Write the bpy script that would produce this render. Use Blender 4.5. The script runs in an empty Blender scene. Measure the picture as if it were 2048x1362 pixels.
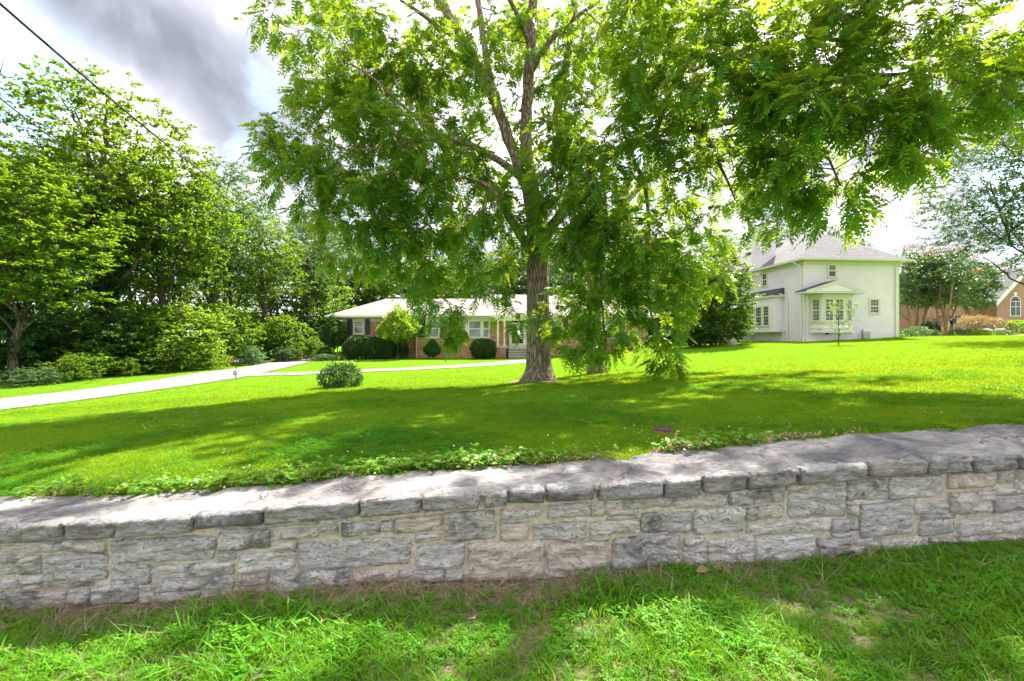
import bpy, math, random
import numpy as np
from mathutils import Vector, Matrix, noise as mnoise

sc = bpy.context.scene
COL = sc.collection
rad = math.radians
ZC = 1.62            # eye height of the camera
F = 2048 * 16 / 36   # focal length in photo pixels

# ------------------------------------------------------------------ camera, sky, sun, exposure
cam_d = bpy.data.cameras.new("camera")
cam_d.lens = 16
cam_d.sensor_width = 36
cam_d.clip_end = 2000
cam_d.clip_start = 0.05
cam = bpy.data.objects.new("camera", cam_d)
COL.objects.link(cam)
cam.location = (0, 0, ZC)
cam.rotation_euler = (rad(90), 0, 0)
sc.camera = cam

SUN_AZ, SUN_EL = 34.0, 50.0     # degrees right of straight ahead, above the horizon
sdir = Vector((math.cos(rad(SUN_EL)) * math.sin(rad(SUN_AZ)), math.cos(rad(SUN_EL)) * math.cos(rad(SUN_AZ)), math.sin(rad(SUN_EL))))
sun_d = bpy.data.lights.new("sun", "SUN")
sun_d.energy = 2.5
sun_d.angle = rad(0.55)
sun_d.color = (1.0, 0.95, 0.87)
sun = bpy.data.objects.new("sun", sun_d)
COL.objects.link(sun)
sun.rotation_euler = sdir.to_track_quat('Z', 'Y').to_euler()
sun.location = (20, 30, 40)

world = bpy.data.worlds.new("World")
sc.world = world
world.use_nodes = True


def build_world():
    nt = world.node_tree
    nt.nodes.clear()
    N = nt.nodes.new
    L = nt.links.new

    def math_(op, a, b=None, c=None):
        m = N("ShaderNodeMath"); m.operation = op
        for i, v in enumerate((a, b, c)):
            if v is None:
                continue
            if isinstance(v, (int, float)):
                m.inputs[i].default_value = v
            else:
                L(v, m.inputs[i])
        return m.outputs[0]

    def ramp(x, a, b):
        m = N("ShaderNodeMapRange"); m.interpolation_type = 'SMOOTHSTEP'
        L(x, m.inputs[0]); m.inputs[1].default_value = a; m.inputs[2].default_value = b
        return m.outputs[0]

    def mix(f, a, b):
        m = N("ShaderNodeMix"); m.data_type = 'RGBA'
        L(f, m.inputs[0])
        for i, v in ((6, a), (7, b)):
            if isinstance(v, tuple):
                m.inputs[i].default_value = v + (1,)
            else:
                L(v, m.inputs[i])
        return m.outputs[2]

    def noise(vec, scale, detail=6, rough=0.55, dist=0.0):
        n = N("ShaderNodeTexNoise"); n.inputs["Scale"].default_value = scale
        n.inputs["Detail"].default_value = detail; n.inputs["Roughness"].default_value = rough
        n.inputs["Distortion"].default_value = dist
        L(vec, n.inputs["Vector"])
        return n.outputs[0]

    out = N("ShaderNodeOutputWorld")
    bg = N("ShaderNodeBackground"); bg.inputs[1].default_value = 0.1
    sky = N("ShaderNodeTexSky"); sky.sky_type = 'NISHITA'; sky.sun_disc = False
    sky.sun_elevation = rad(SUN_EL); sky.sun_rotation = rad(SUN_AZ)
    sky.air_density = 1.0; sky.dust_density = 1.0; sky.ozone_density = 2.0
    tc = N("ShaderNodeTexCoord")
    sp = N("ShaderNodeSeparateXYZ"); L(tc.outputs["Generated"], sp.inputs[0])
    z = math_('MAXIMUM', sp.outputs[2], 0.06)
    px = math_('DIVIDE', sp.outputs[0], z)
    py = math_('DIVIDE', sp.outputs[1], z)
    cv = N("ShaderNodeCombineXYZ"); L(px, cv.inputs[0]); L(py, cv.inputs[1])
    plane = cv.outputs[0]
    # soft broad streets of cloud running away from the viewer
    mp = N("ShaderNodeMapping"); mp.inputs["Scale"].default_value = (1.0, 0.45, 1.0)
    mp.inputs["Rotation"].default_value = (0, 0, rad(8)); mp.inputs["Location"].default_value = (0.35, 0.0, 0.0)
    L(plane, mp.inputs[0])
    dr = tc.outputs["Generated"]
    n_big = noise(dr, 1.9, 4, 0.5, 0.2)
    n_mid = noise(dr, 3.6, 10, 0.58, 0.35)
    n_soft = noise(dr, 2.6, 5, 0.5, 0.2)
    # grey undersides: long rolls of cloud about 2.6 units apart
    wob = math_('MULTIPLY_ADD', n_soft, 1.0, px)
    ph = math_('ADD', wob, 0.72)            # roll centre near px = -1.21
    ph = math_('DIVIDE', ph, 3.1)
    ph = math_('FRACT', math_('ADD', ph, 0.5))
    ph = math_('ABSOLUTE', math_('SUBTRACT', ph, 0.5))
    roll = math_('SUBTRACT', 1.0, ramp(ph, 0.0, 0.19))
    fade = math_('SUBTRACT', 1.0, ramp(py, 2.0, 3.6))
    roll = math_('MULTIPLY', roll, math_('ADD', 0.12, math_('MULTIPLY', fade, 0.88)))
    grey = math_('MULTIPLY', math_('MULTIPLY', roll, ramp(n_big, 0.2, 0.5)), ramp(n_mid, 0.25, 0.5))
    white = mix(ramp(math_('ADD', math_('MULTIPLY', n_mid, 0.6), math_('MULTIPLY', n_big, 0.4)), 0.41, 0.74), (1.20, 1.28, 1.45), (6.5, 6.25, 6.5))
    cloud = mix(math_('MULTIPLY', grey, 0.93), white, (0.46, 0.535, 0.68))
    # gaps of blue
    gap = ramp(n_mid, 0.42, 0.34)
    # one larger rift low in the left of the sky
    vd = N("ShaderNodeVectorMath"); vd.operation = 'DISTANCE'; L(dr, vd.inputs[0]); vd.inputs[1].default_value = (-0.69, 0.62, 0.375)
    rift = math_('MULTIPLY', ramp(math_('MULTIPLY_ADD', n_mid, 0.26, vd.outputs['Value']), 0.27, 0.17), 0.9)
    gap = math_('MAXIMUM', gap, rift)
    gap = math_('MULTIPLY', gap, math_('SUBTRACT', 1.0, roll))
    blue = mix(gap, cloud, sky.outputs[0])
    # thick pale air near the horizon
    hz = ramp(sp.outputs[2], 0.16, 0.02)
    fin = mix(hz, blue, (4.2, 4.25, 4.4))
    L(fin, bg.inputs[0])
    L(bg.outputs[0], out.inputs[0])


build_world()
sc.view_settings.view_transform = 'Standard'
sc.view_settings.look = 'None'
sc.view_settings.gamma = 1.0
sc.view_settings.use_curve_mapping = False
sc.view_settings.exposure = 2.72
sc.cycles.use_denoising = True
sc.cycles.max_bounces = 7
sc.cycles.diffuse_bounces = 4
sc.cycles.glossy_bounces = 3
sc.cycles.transmission_bounces = 5
sc.cycles.transparent_max_bounces = 8
sc.cycles.caustics_reflective = False
sc.cycles.caustics_refractive = False
sc.cycles.sample_clamp_indirect = 6.0


# ------------------------------------------------------------------ helpers
def P(px, py, d):
    return np.array(((px - 1024) / F * d, d, ZC - (py - 681) / F * d))


def fast_mesh(name, verts, faces):
    """faces: list of (M,k) integer arrays"""
    me = bpy.data.meshes.new(name)
    verts = np.asarray(verts, dtype=np.float32)
    if not isinstance(faces, list):
        faces = [faces]
    faces = [np.asarray(f, dtype=np.int32) for f in faces if len(f)]
    nl = sum(f.size for f in faces)
    npoly = sum(len(f) for f in faces)
    me.vertices.add(len(verts)); me.vertices.foreach_set("co", verts.ravel())
    me.loops.add(nl); me.loops.foreach_set("vertex_index", np.concatenate([f.ravel() for f in faces]))
    tot = np.concatenate([np.full(len(f), f.shape[1], dtype=np.int32) for f in faces])
    st = np.concatenate(([0], np.cumsum(tot)[:-1])).astype(np.int32)
    me.polygons.add(npoly)
    me.polygons.foreach_set("loop_start", st)
    me.polygons.foreach_set("loop_total", tot)
    me.update(calc_edges=True)
    return me


def link(name, me, mat, parent=None, smooth=False):
    if mat is not None and not me.materials:
        me.materials.append(mat)
    if smooth:
        me.polygons.foreach_set("use_smooth", np.ones(len(me.polygons), dtype=bool))
    o = bpy.data.objects.new(name, me)
    COL.objects.link(o)
    if parent is not None:
        o.parent = parent
    return o


def tag(o, label=None, cat=None, group=None, kind=None):
    if label: o["label"] = label
    if cat: o["category"] = cat
    if group: o["group"] = group
    if kind: o["kind"] = kind
    return o


def empty(name, loc, label, cat, group=None, rz=0.0):
    o = bpy.data.objects.new(name, None)
    COL.objects.link(o)
    o.location = loc
    o.rotation_euler = (0, 0, rz)
    o.empty_display_size = 0.2
    return tag(o, label, cat, group)


class MB:
    """collects polygons; build() links them as one mesh"""
    def __init__(s):
        s.v = []; s.f = []

    def poly(s, pts):
        n = len(s.v); s.v += [tuple(p) for p in pts]; s.f.append(tuple(range(n, n + len(pts)))); return s

    def box(s, x0, x1, y0, y1, z0, z1):
        n = len(s.v)
        s.v += [(x0, y0, z0), (x1, y0, z0), (x1, y1, z0), (x0, y1, z0), (x0, y0, z1), (x1, y0, z1), (x1, y1, z1), (x0, y1, z1)]
        s.f += [tuple(n + i for i in q) for q in ((0, 3, 2, 1), (4, 5, 6, 7), (0, 1, 5, 4), (1, 2, 6, 5), (2, 3, 7, 6), (3, 0, 4, 7))]
        return s

    def prism(s, poly, axis, a, b):
        """poly: 2-D outline swept along axis ('x','y' or 'z') from a to b"""
        def put(p, t):
            return {'x': (t, p[0], p[1]), 'y': (p[0], t, p[1]), 'z': (p[0], p[1], t)}[axis]
        n = len(s.v); k = len(poly)
        s.v += [put(p, a) for p in poly] + [put(p, b) for p in poly]
        s.f.append(tuple(range(n, n + k))); s.f.append(tuple(range(n + 2 * k - 1, n + k - 1, -1)))
        for i in range(k):
            j = (i + 1) % k
            s.f.append((n + i, n + k + i, n + k + j, n + j))
        return s

    def tube(s, pts, r, sides=8, cap=True):
        pts = [Vector(p) for p in pts]
        if isinstance(r, (int, float)):
            r = [r] * len(pts)
        n = len(s.v)
        up = None
        for i, p in enumerate(pts):
            t = (pts[min(i + 1, len(pts) - 1)] - pts[max(i - 1, 0)]).normalized()
            if up is None:
                up = t.orthogonal().normalized()
            up = (up - t * up.dot(t))
            up = up.normalized() if up.length > 1e-6 else t.orthogonal().normalized()
            w = t.cross(up)
            for k in range(sides):
                a = 2 * math.pi * k / sides
                q = p + (up * math.cos(a) + w * math.sin(a)) * r[i]
                s.v.append(tuple(q))
        for i in range(len(pts) - 1):
            for k in range(sides):
                a = n + i * sides + k; b = n + i * sides + (k + 1) % sides
                s.f.append((a, b, b + sides, a + sides))
        if cap:
            s.f.append(tuple(range(n + sides - 1, n - 1, -1)))
            m = n + (len(pts) - 1) * sides
            s.f.append(tuple(range(m, m + sides)))
        return s

    def build(s, name, mat, parent=None, smooth=False, off=None, bevel=0):
        me = bpy.data.meshes.new(name)
        v = s.v
        if off is not None:
            v = [(p[0] - off[0], p[1] - off[1], p[2] - off[2]) for p in v]
        me.from_pydata(v, [], s.f)
        me.update()
        o = link(name, me, mat, parent, smooth)
        if bevel:
            b = o.modifiers.new("bevel", 'BEVEL'); b.width = bevel; b.segments = 2; b.limit_method = 'ANGLE'
        return o


def box(name, mat, parent, x0, x1, y0, y1, z0, z1, off=None, bevel=0):
    return MB().box(x0, x1, y0, y1, z0, z1).build(name, mat, parent, off=off, bevel=bevel)


# ------------------------------------------------------------------ materials
MATS = {}


class NT:
    def __init__(s, name):
        s.m = bpy.data.materials.new(name); s.m.use_nodes = True
        s.t = s.m.node_tree; s.t.nodes.clear()
        s.out = s.n("ShaderNodeOutputMaterial")
        MATS[name] = s.m

    def n(s, typ, **kw):
        x = s.t.nodes.new(typ)
        for k, v in kw.items():
            setattr(x, k, v)
        return x

    def l(s, a, b):
        s.t.links.new(a, b)

    def setin(s, sock, v):
        if isinstance(v, bpy.types.NodeSocket):
            s.l(v, sock)
        elif isinstance(v, tuple) and len(v) == 3 and sock.type == 'RGBA':
            sock.default_value = v + (1,)
        else:
            sock.default_value = v

    def math(s, op, a, b=None, clamp=False):
        m = s.n("ShaderNodeMath", operation=op, use_clamp=clamp)
        s.setin(m.inputs[0], a)
        if b is not None:
            s.setin(m.inputs[1], b)
        return m.outputs[0]

    def ramp(s, x, a, b, c=0.0, d=1.0):
        m = s.n("ShaderNodeMapRange", interpolation_type='SMOOTHSTEP')
        s.l(x, m.inputs[0])
        for i, v in enumerate((a, b, c, d)):
            m.inputs[i + 1].default_value = v
        return m.outputs[0]

    def mix(s, f, a, b, mode='MIX'):
        m = s.n("ShaderNodeMix", data_type='RGBA', blend_type=mode)
        s.setin(m.inputs[0], f); s.setin(m.inputs[6], a); s.setin(m.inputs[7], b)
        return m.outputs[2]

    def pos(s, scale=(1, 1, 1), rot=(0, 0, 0), obj=False):
        if obj:
            src = s.n("ShaderNodeTexCoord").outputs["Object"]
        else:
            src = s.n("ShaderNodeNewGeometry").outputs["Position"]
        mp = s.n("ShaderNodeMapping")
        mp.inputs["Scale"].default_value = scale; mp.inputs["Rotation"].default_value = rot
        s.l(src, mp.inputs[0])
        return mp.outputs[0]

    def noise(s, vec, scale, detail=5, rough=0.55, dist=0.0, col=False):
        n = s.n("ShaderNodeTexNoise")
        s.l(vec, n.inputs["Vector"])
        n.inputs["Scale"].default_value = scale; n.inputs["Detail"].default_value = detail
        n.inputs["Roughness"].default_value = rough; n.inputs["Distortion"].default_value = dist
        return n.outputs[1 if col else 0]

    def voro(s, vec, scale, feature='F1', out=0):
        n = s.n("ShaderNodeTexVoronoi", feature=feature)
        s.l(vec, n.inputs["Vector"]); n.inputs["Scale"].default_value = scale
        return n.outputs[out]

    def bump(s, h, strength=0.5, dist=0.02, normal=None):
        b = s.n("ShaderNodeBump"); b.inputs["Strength"].default_value = strength; b.inputs["Distance"].default_value = dist
        s.l(h, b.inputs["Height"])
        if normal is not None:
            s.l(normal, b.inputs["Normal"])
        return b.outputs[0]

    def pbr(s, color, rough=0.8, normal=None, metal=0.0, spec=0.3):
        b = s.n("ShaderNodeBsdfPrincipled")
        s.setin(b.inputs["Base Color"], color); s.setin(b.inputs["Roughness"], rough)
        b.inputs["Metallic"].default_value = metal; b.inputs["Specular IOR Level"].default_value = spec
        if normal is not None:
            s.l(normal, b.inputs["Normal"])
        return b.outputs[0]

    def done(s, shader):
        s.l(shader, s.out.inputs[0]); return s.m


def plain(name, col, rough=0.6, metal=0.0, spec=0.3, var=0.12, scale=6.0, bump=0.15):
    m = NT(name)
    n = m.noise(m.pos(), scale, 6)
    c = m.mix(m.ramp(n, 0.3, 0.7), tuple(x * (1 - var) for x in col), tuple(min(1, x * (1 + var)) for x in col))
    return m.done(m.pbr(c, rough, m.bump(m.noise(m.pos(), scale * 9, 4), bump, 0.004), metal, spec))


def leaf_mat(name, a, b, trans, tfac=0.42, patch=0.5, gloss=0.35):
    """a,b: darker and lighter leaf colour; trans: colour of the light that comes through"""
    m = NT(name)
    isl = m.n("ShaderNodeNewGeometry").outputs["Random Per Island"]
    n = m.noise(m.pos(), patch, 3)
    f = m.math('ADD', m.math('MULTIPLY', isl, 0.6), m.math('MULTIPLY', m.ramp(n, 0.3, 0.7), 0.4))
    c = m.mix(f, a, b)
    oi = m.n("ShaderNodeObjectInfo").outputs["Random"]
    hv = m.n("ShaderNodeHueSaturation")
    m.setin(hv.inputs["Hue"], m.math('ADD', 0.485, m.math('MULTIPLY', oi, 0.03)))
    m.setin(hv.inputs["Value"], m.math('ADD', 0.88, m.math('MULTIPLY', oi, 0.24)))
    m.l(c, hv.inputs["Color"])
    p = m.pbr(hv.outputs[0], 0.42, None, 0.0, gloss)
    t = m.n("ShaderNodeBsdfTranslucent")
    m.l(m.mix(f, tuple(x * 0.72 for x in trans), trans), t.inputs[0])
    mx = m.n("ShaderNodeMixShader"); mx.inputs[0].default_value = tfac
    m.l(p, mx.inputs[1]); m.l(t.outputs[0], mx.inputs[2])
    return m.done(mx.outputs[0])


def bark_mat(name, dark, light, zs=0.16, scale=16.0, strength=0.9):
    m = NT(name)
    v = m.pos((1, 1, zs))
    warp = m.noise(v, scale * 0.5, 4, 0.6, col=True)
    vm = m.n("ShaderNodeVectorMath", operation='MULTIPLY_ADD')
    m.l(warp, vm.inputs[0]); vm.inputs[1].default_value = (0.09, 0.09, 0.09); m.l(v, vm.inputs[2])
    e = m.voro(vm.outputs[0], scale, 'DISTANCE_TO_EDGE')
    r = m.ramp(e, 0.0, 0.22)
    fine = m.noise(m.pos((1, 1, 0.4)), scale * 4, 6, 0.65)
    c = m.mix(m.math('MULTIPLY', r, m.ramp(fine, 0.15, 0.75)), dark, light)
    big = m.noise(m.pos(), 1.3, 4)
    c = m.mix(m.math('MULTIPLY', m.ramp(big, 0.5, 0.75), 0.3), c, (0.16, 0.18, 0.10))
    h = m.math('ADD', r, m.math('MULTIPLY', fine, 0.35))
    return m.done(m.pbr(c, 0.92, m.bump(h, strength, 0.03), 0, 0.15))


bark_mat("walnut_bark", (0.13, 0.10, 0.075), (0.50, 0.41, 0.32))
bark_mat("grey_bark", (0.05, 0.042, 0.033), (0.20, 0.17, 0.13), scale=11)
bark_mat("myrtle_bark", (0.22, 0.13, 0.07), (0.42, 0.27, 0.16), zs=0.3, scale=7, strength=0.3)
leaf_mat("walnut_leaf", (0.035, 0.135, 0.012), (0.105, 0.255, 0.02), (0.42, 0.58, 0.02), 0.48, gloss=0.22)
leaf_mat("wood_leaf", (0.024, 0.11, 0.012), (0.105, 0.245, 0.022), (0.38, 0.56, 0.02), 0.43, gloss=0.12)
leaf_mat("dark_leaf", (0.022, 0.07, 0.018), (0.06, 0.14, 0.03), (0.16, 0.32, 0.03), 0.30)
leaf_mat("blue_leaf", (0.055, 0.12, 0.05), (0.13, 0.22, 0.09), (0.24, 0.42, 0.08), 0.34)
leaf_mat("lime_leaf", (0.10, 0.23, 0.02), (0.24, 0.41, 0.03), (0.46, 0.66, 0.03), 0.42)
leaf_mat("box_leaf", (0.018, 0.062, 0.014), (0.05, 0.135, 0.022), (0.12, 0.28, 0.02), 0.25)
leaf_mat("ivy_leaf", (0.012, 0.04, 0.012), (0.035, 0.09, 0.02), (0.08, 0.2, 0.02), 0.2)
leaf_mat("tan_leaf", (0.30, 0.20, 0.10), (0.52, 0.36, 0.19), (0.5, 0.32, 0.12), 0.35)
leaf_mat("pink_petal", (0.34, 0.09, 0.09), (0.50, 0.18, 0.16), (0.45, 0.15, 0.13), 0.3)
leaf_mat("white_petal", (0.72, 0.72, 0.66), (0.85, 0.85, 0.8), (0.7, 0.72, 0.6), 0.3)
leaf_mat("dry_leaf", (0.34, 0.20, 0.11), (0.60, 0.42, 0.27), (0.5, 0.33, 0.18), 0.3)
leaf_mat("grass_blade", (0.07, 0.23, 0.014), (0.19, 0.40, 0.02), (0.46, 0.68, 0.02), 0.42, patch=1.5, gloss=0.2)
leaf_mat("lawn_blade", (0.040, 0.20, 0.012), (0.19, 0.355, 0.024), (0.56, 0.62, 0.02), 0.42, patch=0.38, gloss=0.0)
leaf_mat("weed_leaf", (0.055, 0.21, 0.014), (0.15, 0.36, 0.022), (0.42, 0.64, 0.02), 0.40, patch=1.5, gloss=0.1)
leaf_mat("dry_blade", (0.36, 0.27, 0.16), (0.62, 0.50, 0.34), (0.5, 0.4, 0.25), 0.3)
leaf_mat("clover_leaf", (0.035, 0.16, 0.016), (0.10, 0.28, 0.022), (0.36, 0.55, 0.02), 0.38, patch=1.0, gloss=0.0)
leaf_mat("creeper_leaf", (0.07, 0.19, 0.015), (0.19, 0.36, 0.03), (0.42, 0.62, 0.04), 0.4)


def mat_lawn():
    m = NT("lawn_ground")
    p = m.pos()
    fine = m.noise(p, 28, 6, 0.7)
    mid = m.noise(p, 2.2, 5, 0.6)
    big = m.noise(p, 0.22, 4, 0.55)
    c = m.mix(m.ramp(fine, 0.25, 0.75), (0.05, 0.195, 0.012), (0.18, 0.35, 0.022))
    c = m.mix(m.math('MULTIPLY', m.ramp(mid, 0.45, 0.75), 0.35), c, (0.18, 0.32, 0.012))
    c = m.mix(m.math('MULTIPLY', m.ramp(big, 0.5, 0.7), 0.35), c, (0.09, 0.26, 0.012))
    return m.done(m.pbr(c, 0.9, m.bump(fine, 0.9, 0.05), 0, 0.0))


def mat_verge():
    m = NT("verge_ground")
    p = m.pos()
    fine = m.noise(p, 45, 7, 0.7)
    mid = m.noise(p, 5, 5, 0.6)
    c = m.mix(m.ramp(fine, 0.3, 0.7), (0.17, 0.115, 0.07), (0.46, 0.34, 0.23))
    c = m.mix(m.math('MULTIPLY', m.ramp(mid, 0.45, 0.65), 0.7), c, (0.07, 0.13, 0.02))
    return m.done(m.pbr(c, 0.95, m.bump(fine, 1.0, 0.03), 0, 0.1))


def mat_stone(name, dk):
    m = NT(name)
    oi = m.n("ShaderNodeObjectInfo").outputs["Random"]
    p = m.pos()
    sh = m.n("ShaderNodeVectorMath", operation='ADD')
    cb = m.n("ShaderNodeCombineXYZ"); m.l(m.math('MULTIPLY', oi, 37.0), cb.inputs[2])
    m.l(p, sh.inputs[0]); m.l(cb.outputs[0], sh.inputs[1]); q = sh.outputs[0]
    strata = m.n("ShaderNodeMapping"); strata.inputs["Scale"].default_value = (1, 1, 3.2); m.l(q, strata.inputs[0])
    n1 = m.noise(q, 5.5, 7, 0.62, 0.6)
    n2 = m.noise(strata.outputs[0], 15, 8, 0.68, 0.9)
    n3 = m.noise(q, 90, 4, 0.7)
    tone = m.n("ShaderNodeValToRGB")
    e = tone.color_ramp.elements
    e[0].position = 0.0; e[0].color = (0.80, 0.77, 0.73, 1)
    e[1].position = 1.0; e[1].color = (0.56, 0.52, 0.515, 1)
    for pos_, col in ((0.2, (0.84, 0.76, 0.70)), (0.38, (0.58, 0.54, 0.53)), (0.55, (0.84, 0.81, 0.78)), (0.70, (0.80, 0.68, 0.58)), (0.85, (0.77, 0.73, 0.70))):
        x = e.new(pos_); x.color = col + (1,)
    m.l(oi, tone.inputs[0])
    c = m.mix(m.ramp(n2, 0.3, 0.72), m.mix(0.32, tone.outputs[0], (0.26, 0.24, 0.22)), tone.outputs[0])
    # blue-black weathering in soft patches, stronger on some stones
    am = m.math('MULTIPLY', m.ramp(n1, 0.45, 0.64), m.ramp(m.math('FRACT', m.math('MULTIPLY', oi, 7.3)), 0.2, 0.9, 0.08, 0.8))
    c = m.mix(am, c, (0.13, 0.13, 0.14))
    # pale lime bloom and tan stains
    c = m.mix(m.math('MULTIPLY', m.ramp(m.noise(q, 22, 6, 0.7), 0.52, 0.66), 0.7), c, (0.78, 0.77, 0.72))
    c = m.mix(m.math('MULTIPLY', m.ramp(m.noise(q, 3.6, 5, 0.6), 0.55, 0.75), 0.4), c, (0.50, 0.36, 0.22))
    # hairline splits along the bedding, dark in the crack
    fis = m.noise(strata.outputs[0], 7, 3, 0.5, 2.2)
    fz = m.math('ABSOLUTE', m.math('SUBTRACT', fis, 0.5))
    crack = m.ramp(fz, 0.0, 0.013)
    c = m.mix(m.math('MULTIPLY', m.math('SUBTRACT', 1.0, crack), 0.75), c, (0.07, 0.065, 0.06))
    c = m.mix(m.math('MULTIPLY', m.ramp(n3, 0.5, 0.72), 0.18), c, (0.16, 0.155, 0.145))
    if dk:
        c = m.mix(dk, c, (0.17, 0.17, 0.165))
    h = m.math('ADD', m.math('MULTIPLY', n2, 1.0), m.math('MULTIPLY', n3, 0.30))
    h = m.math('ADD', h, m.math('MULTIPLY', crack, 0.35))
    cr = m.voro(strata.outputs[0], 9, 'DISTANCE_TO_EDGE')
    h = m.math('ADD', h, m.math('MULTIPLY', m.ramp(cr, 0.0, 0.03), 0.12))
    return m.done(m.pbr(c, 0.92, m.bump(h, 1.0, 0.028), 0, 0.2))


def mat_mortar():
    m = NT("mortar")
    p = m.pos()
    n1 = m.noise(p, 30, 6, 0.7); n2 = m.noise(p, 3.5, 5, 0.6)
    c = m.mix(m.ramp(n1, 0.3, 0.7), (0.46, 0.39, 0.30), (0.70, 0.62, 0.50))
    c = m.mix(m.math('MULTIPLY', m.ramp(n2, 0.5, 0.7), 0.5), c, (0.32, 0.26, 0.19))
    return m.done(m.pbr(c, 0.95, m.bump(n1, 1.0, 0.02), 0, 0.15))


def mat_cap():
    m = NT("cap_stone")
    p = m.pos()
    st = m.pos((1.0, 1.7, 1.0), (0, 0, rad(12)))
    n1 = m.noise(p, 1.35, 6, 0.6, 0.8)
    n2 = m.noise(st, 11, 8, 0.68, 1.0)
    n3 = m.noise(p, 60, 5, 0.7)
    c = m.mix(m.ramp(n2, 0.3, 0.7), (0.30, 0.275, 0.255), (0.58, 0.535, 0.475))
    c = m.mix(m.math('MULTIPLY', m.ramp(n1, 0.42, 0.6), m.ramp(n2, 0.25, 0.6, 0.25, 1.0)), c, (0.135, 0.13, 0.135))
    c = m.mix(m.math('MULTIPLY', m.ramp(m.noise(p, 5.5, 6, 0.65), 0.56, 0.72), 0.45), c, (0.52, 0.39, 0.29))
    c = m.mix(m.math('MULTIPLY', m.ramp(n3, 0.58, 0.75), 0.5), c, (0.13, 0.13, 0.13))
    wv = m.n("ShaderNodeVectorMath", operation='MULTIPLY_ADD')
    m.l(m.noise(p, 6, 4, 0.6, col=True), wv.inputs[0]); wv.inputs[1].default_value = (0.25, 0.25, 0.25); m.l(p, wv.inputs[2])
    cr = m.voro(wv.outputs[0], 0.75, 'DISTANCE_TO_EDGE')
    crk = m.math('MAXIMUM', m.ramp(cr, 0.0, 0.005), m.ramp(m.noise(p, 2.3, 3), 0.44, 0.5))
    c = m.mix(m.math('MULTIPLY', m.math('SUBTRACT', 1.0, crk), 0.8), c, (0.12, 0.11, 0.10))
    h = m.math('ADD', m.math('MULTIPLY', n2, 0.9), m.math('ADD', m.math('MULTIPLY', n3, 0.3), m.math('MULTIPLY', crk, 0.5)))
    return m.done(m.pbr(c, 0.93, m.bump(h, 1.0, 0.025), 0, 0.2))


def mat_brick(name, cols, mortar, bw=0.21, bh=0.072, axis='x'):
    m = NT(name)
    src = m.n("ShaderNodeTexCoord").outputs["Object"]
    sp = m.n("ShaderNodeSeparateXYZ"); m.l(src, sp.inputs[0])
    cb = m.n("ShaderNodeCombineXYZ")
    m.l(m.math('ADD', sp.outputs[0], sp.outputs[1]), cb.inputs[0]); m.l(sp.outputs[2], cb.inputs[1])
    b = m.n("ShaderNodeTexBrick")
    m.l(cb.outputs[0], b.inputs["Vector"])
    b.inputs["Scale"].default_value = 1.0
    b.inputs["Brick Width"].default_value = bw; b.inputs["Row Height"].default_value = bh
    b.inputs["Mortar Size"].default_value = 0.0065; b.inputs["Mortar Smooth"].default_value = 0.2
    b.inputs["Bias"].default_value = 0.0
    b.inputs["Color1"].default_value = (0, 0, 0, 1); b.inputs["Color2"].default_value = (1, 1, 1, 1)
    b.inputs["Mortar"].default_value = (0.5, 0.5, 0.5, 1)
    tone = m.n("ShaderNodeValToRGB"); e = tone.color_ramp.elements
    e[0].color = cols[0] + (1,); e[1].color = cols[-1] + (1,)
    for i, c_ in enumerate(cols[1:-1]):
        x = e.new((i + 1) / (len(cols) - 1)); x.color = c_ + (1,)
    m.l(b.outputs["Color"], tone.inputs[0])
    n = m.noise(m.pos(), 1.2, 5)
    c = m.mix(m.math('MULTIPLY', m.ramp(n, 0.4, 0.7), 0.3), tone.outputs[0], tuple(x * 0.7 for x in cols[0]))
    c = m.mix(b.outputs["Fac"], c, mortar)
    h = m.math('SUBTRACT', 1.0, b.outputs["Fac"])
    return m.done(m.pbr(c, 0.9, m.bump(h, 0.6, 0.012), 0, 0.2))


def mat_shingle(name, a, b_, course=0.14):
    m = NT(name)
    src = m.n("ShaderNodeTexCoord").outputs["Object"]
    sp = m.n("ShaderNodeSeparateXYZ"); m.l(src, sp.inputs[0])
    cb = m.n("ShaderNodeCombineXYZ")
    m.l(m.math('ADD', sp.outputs[0], sp.outputs[1]), cb.inputs[0]); m.l(m.math('MULTIPLY', sp.outputs[2], 1.0), cb.inputs[1])
    b = m.n("ShaderNodeTexBrick"); m.l(cb.outputs[0], b.inputs["Vector"])
    b.inputs["Scale"].default_value = 1.0; b.inputs["Brick Width"].default_value = 0.33
    b.inputs["Row Height"].default_value = course * 0.5; b.inputs["Mortar Size"].default_value = 0.006
    b.inputs["Color1"].default_value = a + (1,); b.inputs["Color2"].default_value = b_ + (1,)
    b.inputs["Mortar"].default_value = tuple(x * 0.5 for x in a) + (1,)
    n = m.noise(m.pos(), 0.5, 5, 0.6)
    c = m.mix(m.math('MULTIPLY', m.ramp(n, 0.4, 0.7), 0.35), b.outputs["Color"], tuple(x * 0.8 for x in a))
    g = m.noise(m.pos(), 40, 4, 0.7)
    h = m.math('ADD', m.math('SUBTRACT', 1.0, b.outputs["Fac"]), m.math('MULTIPLY', g, 0.3))
    return m.done(m.pbr(c, 0.95, m.bump(h, 0.5, 0.01), 0, 0.2))


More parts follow.
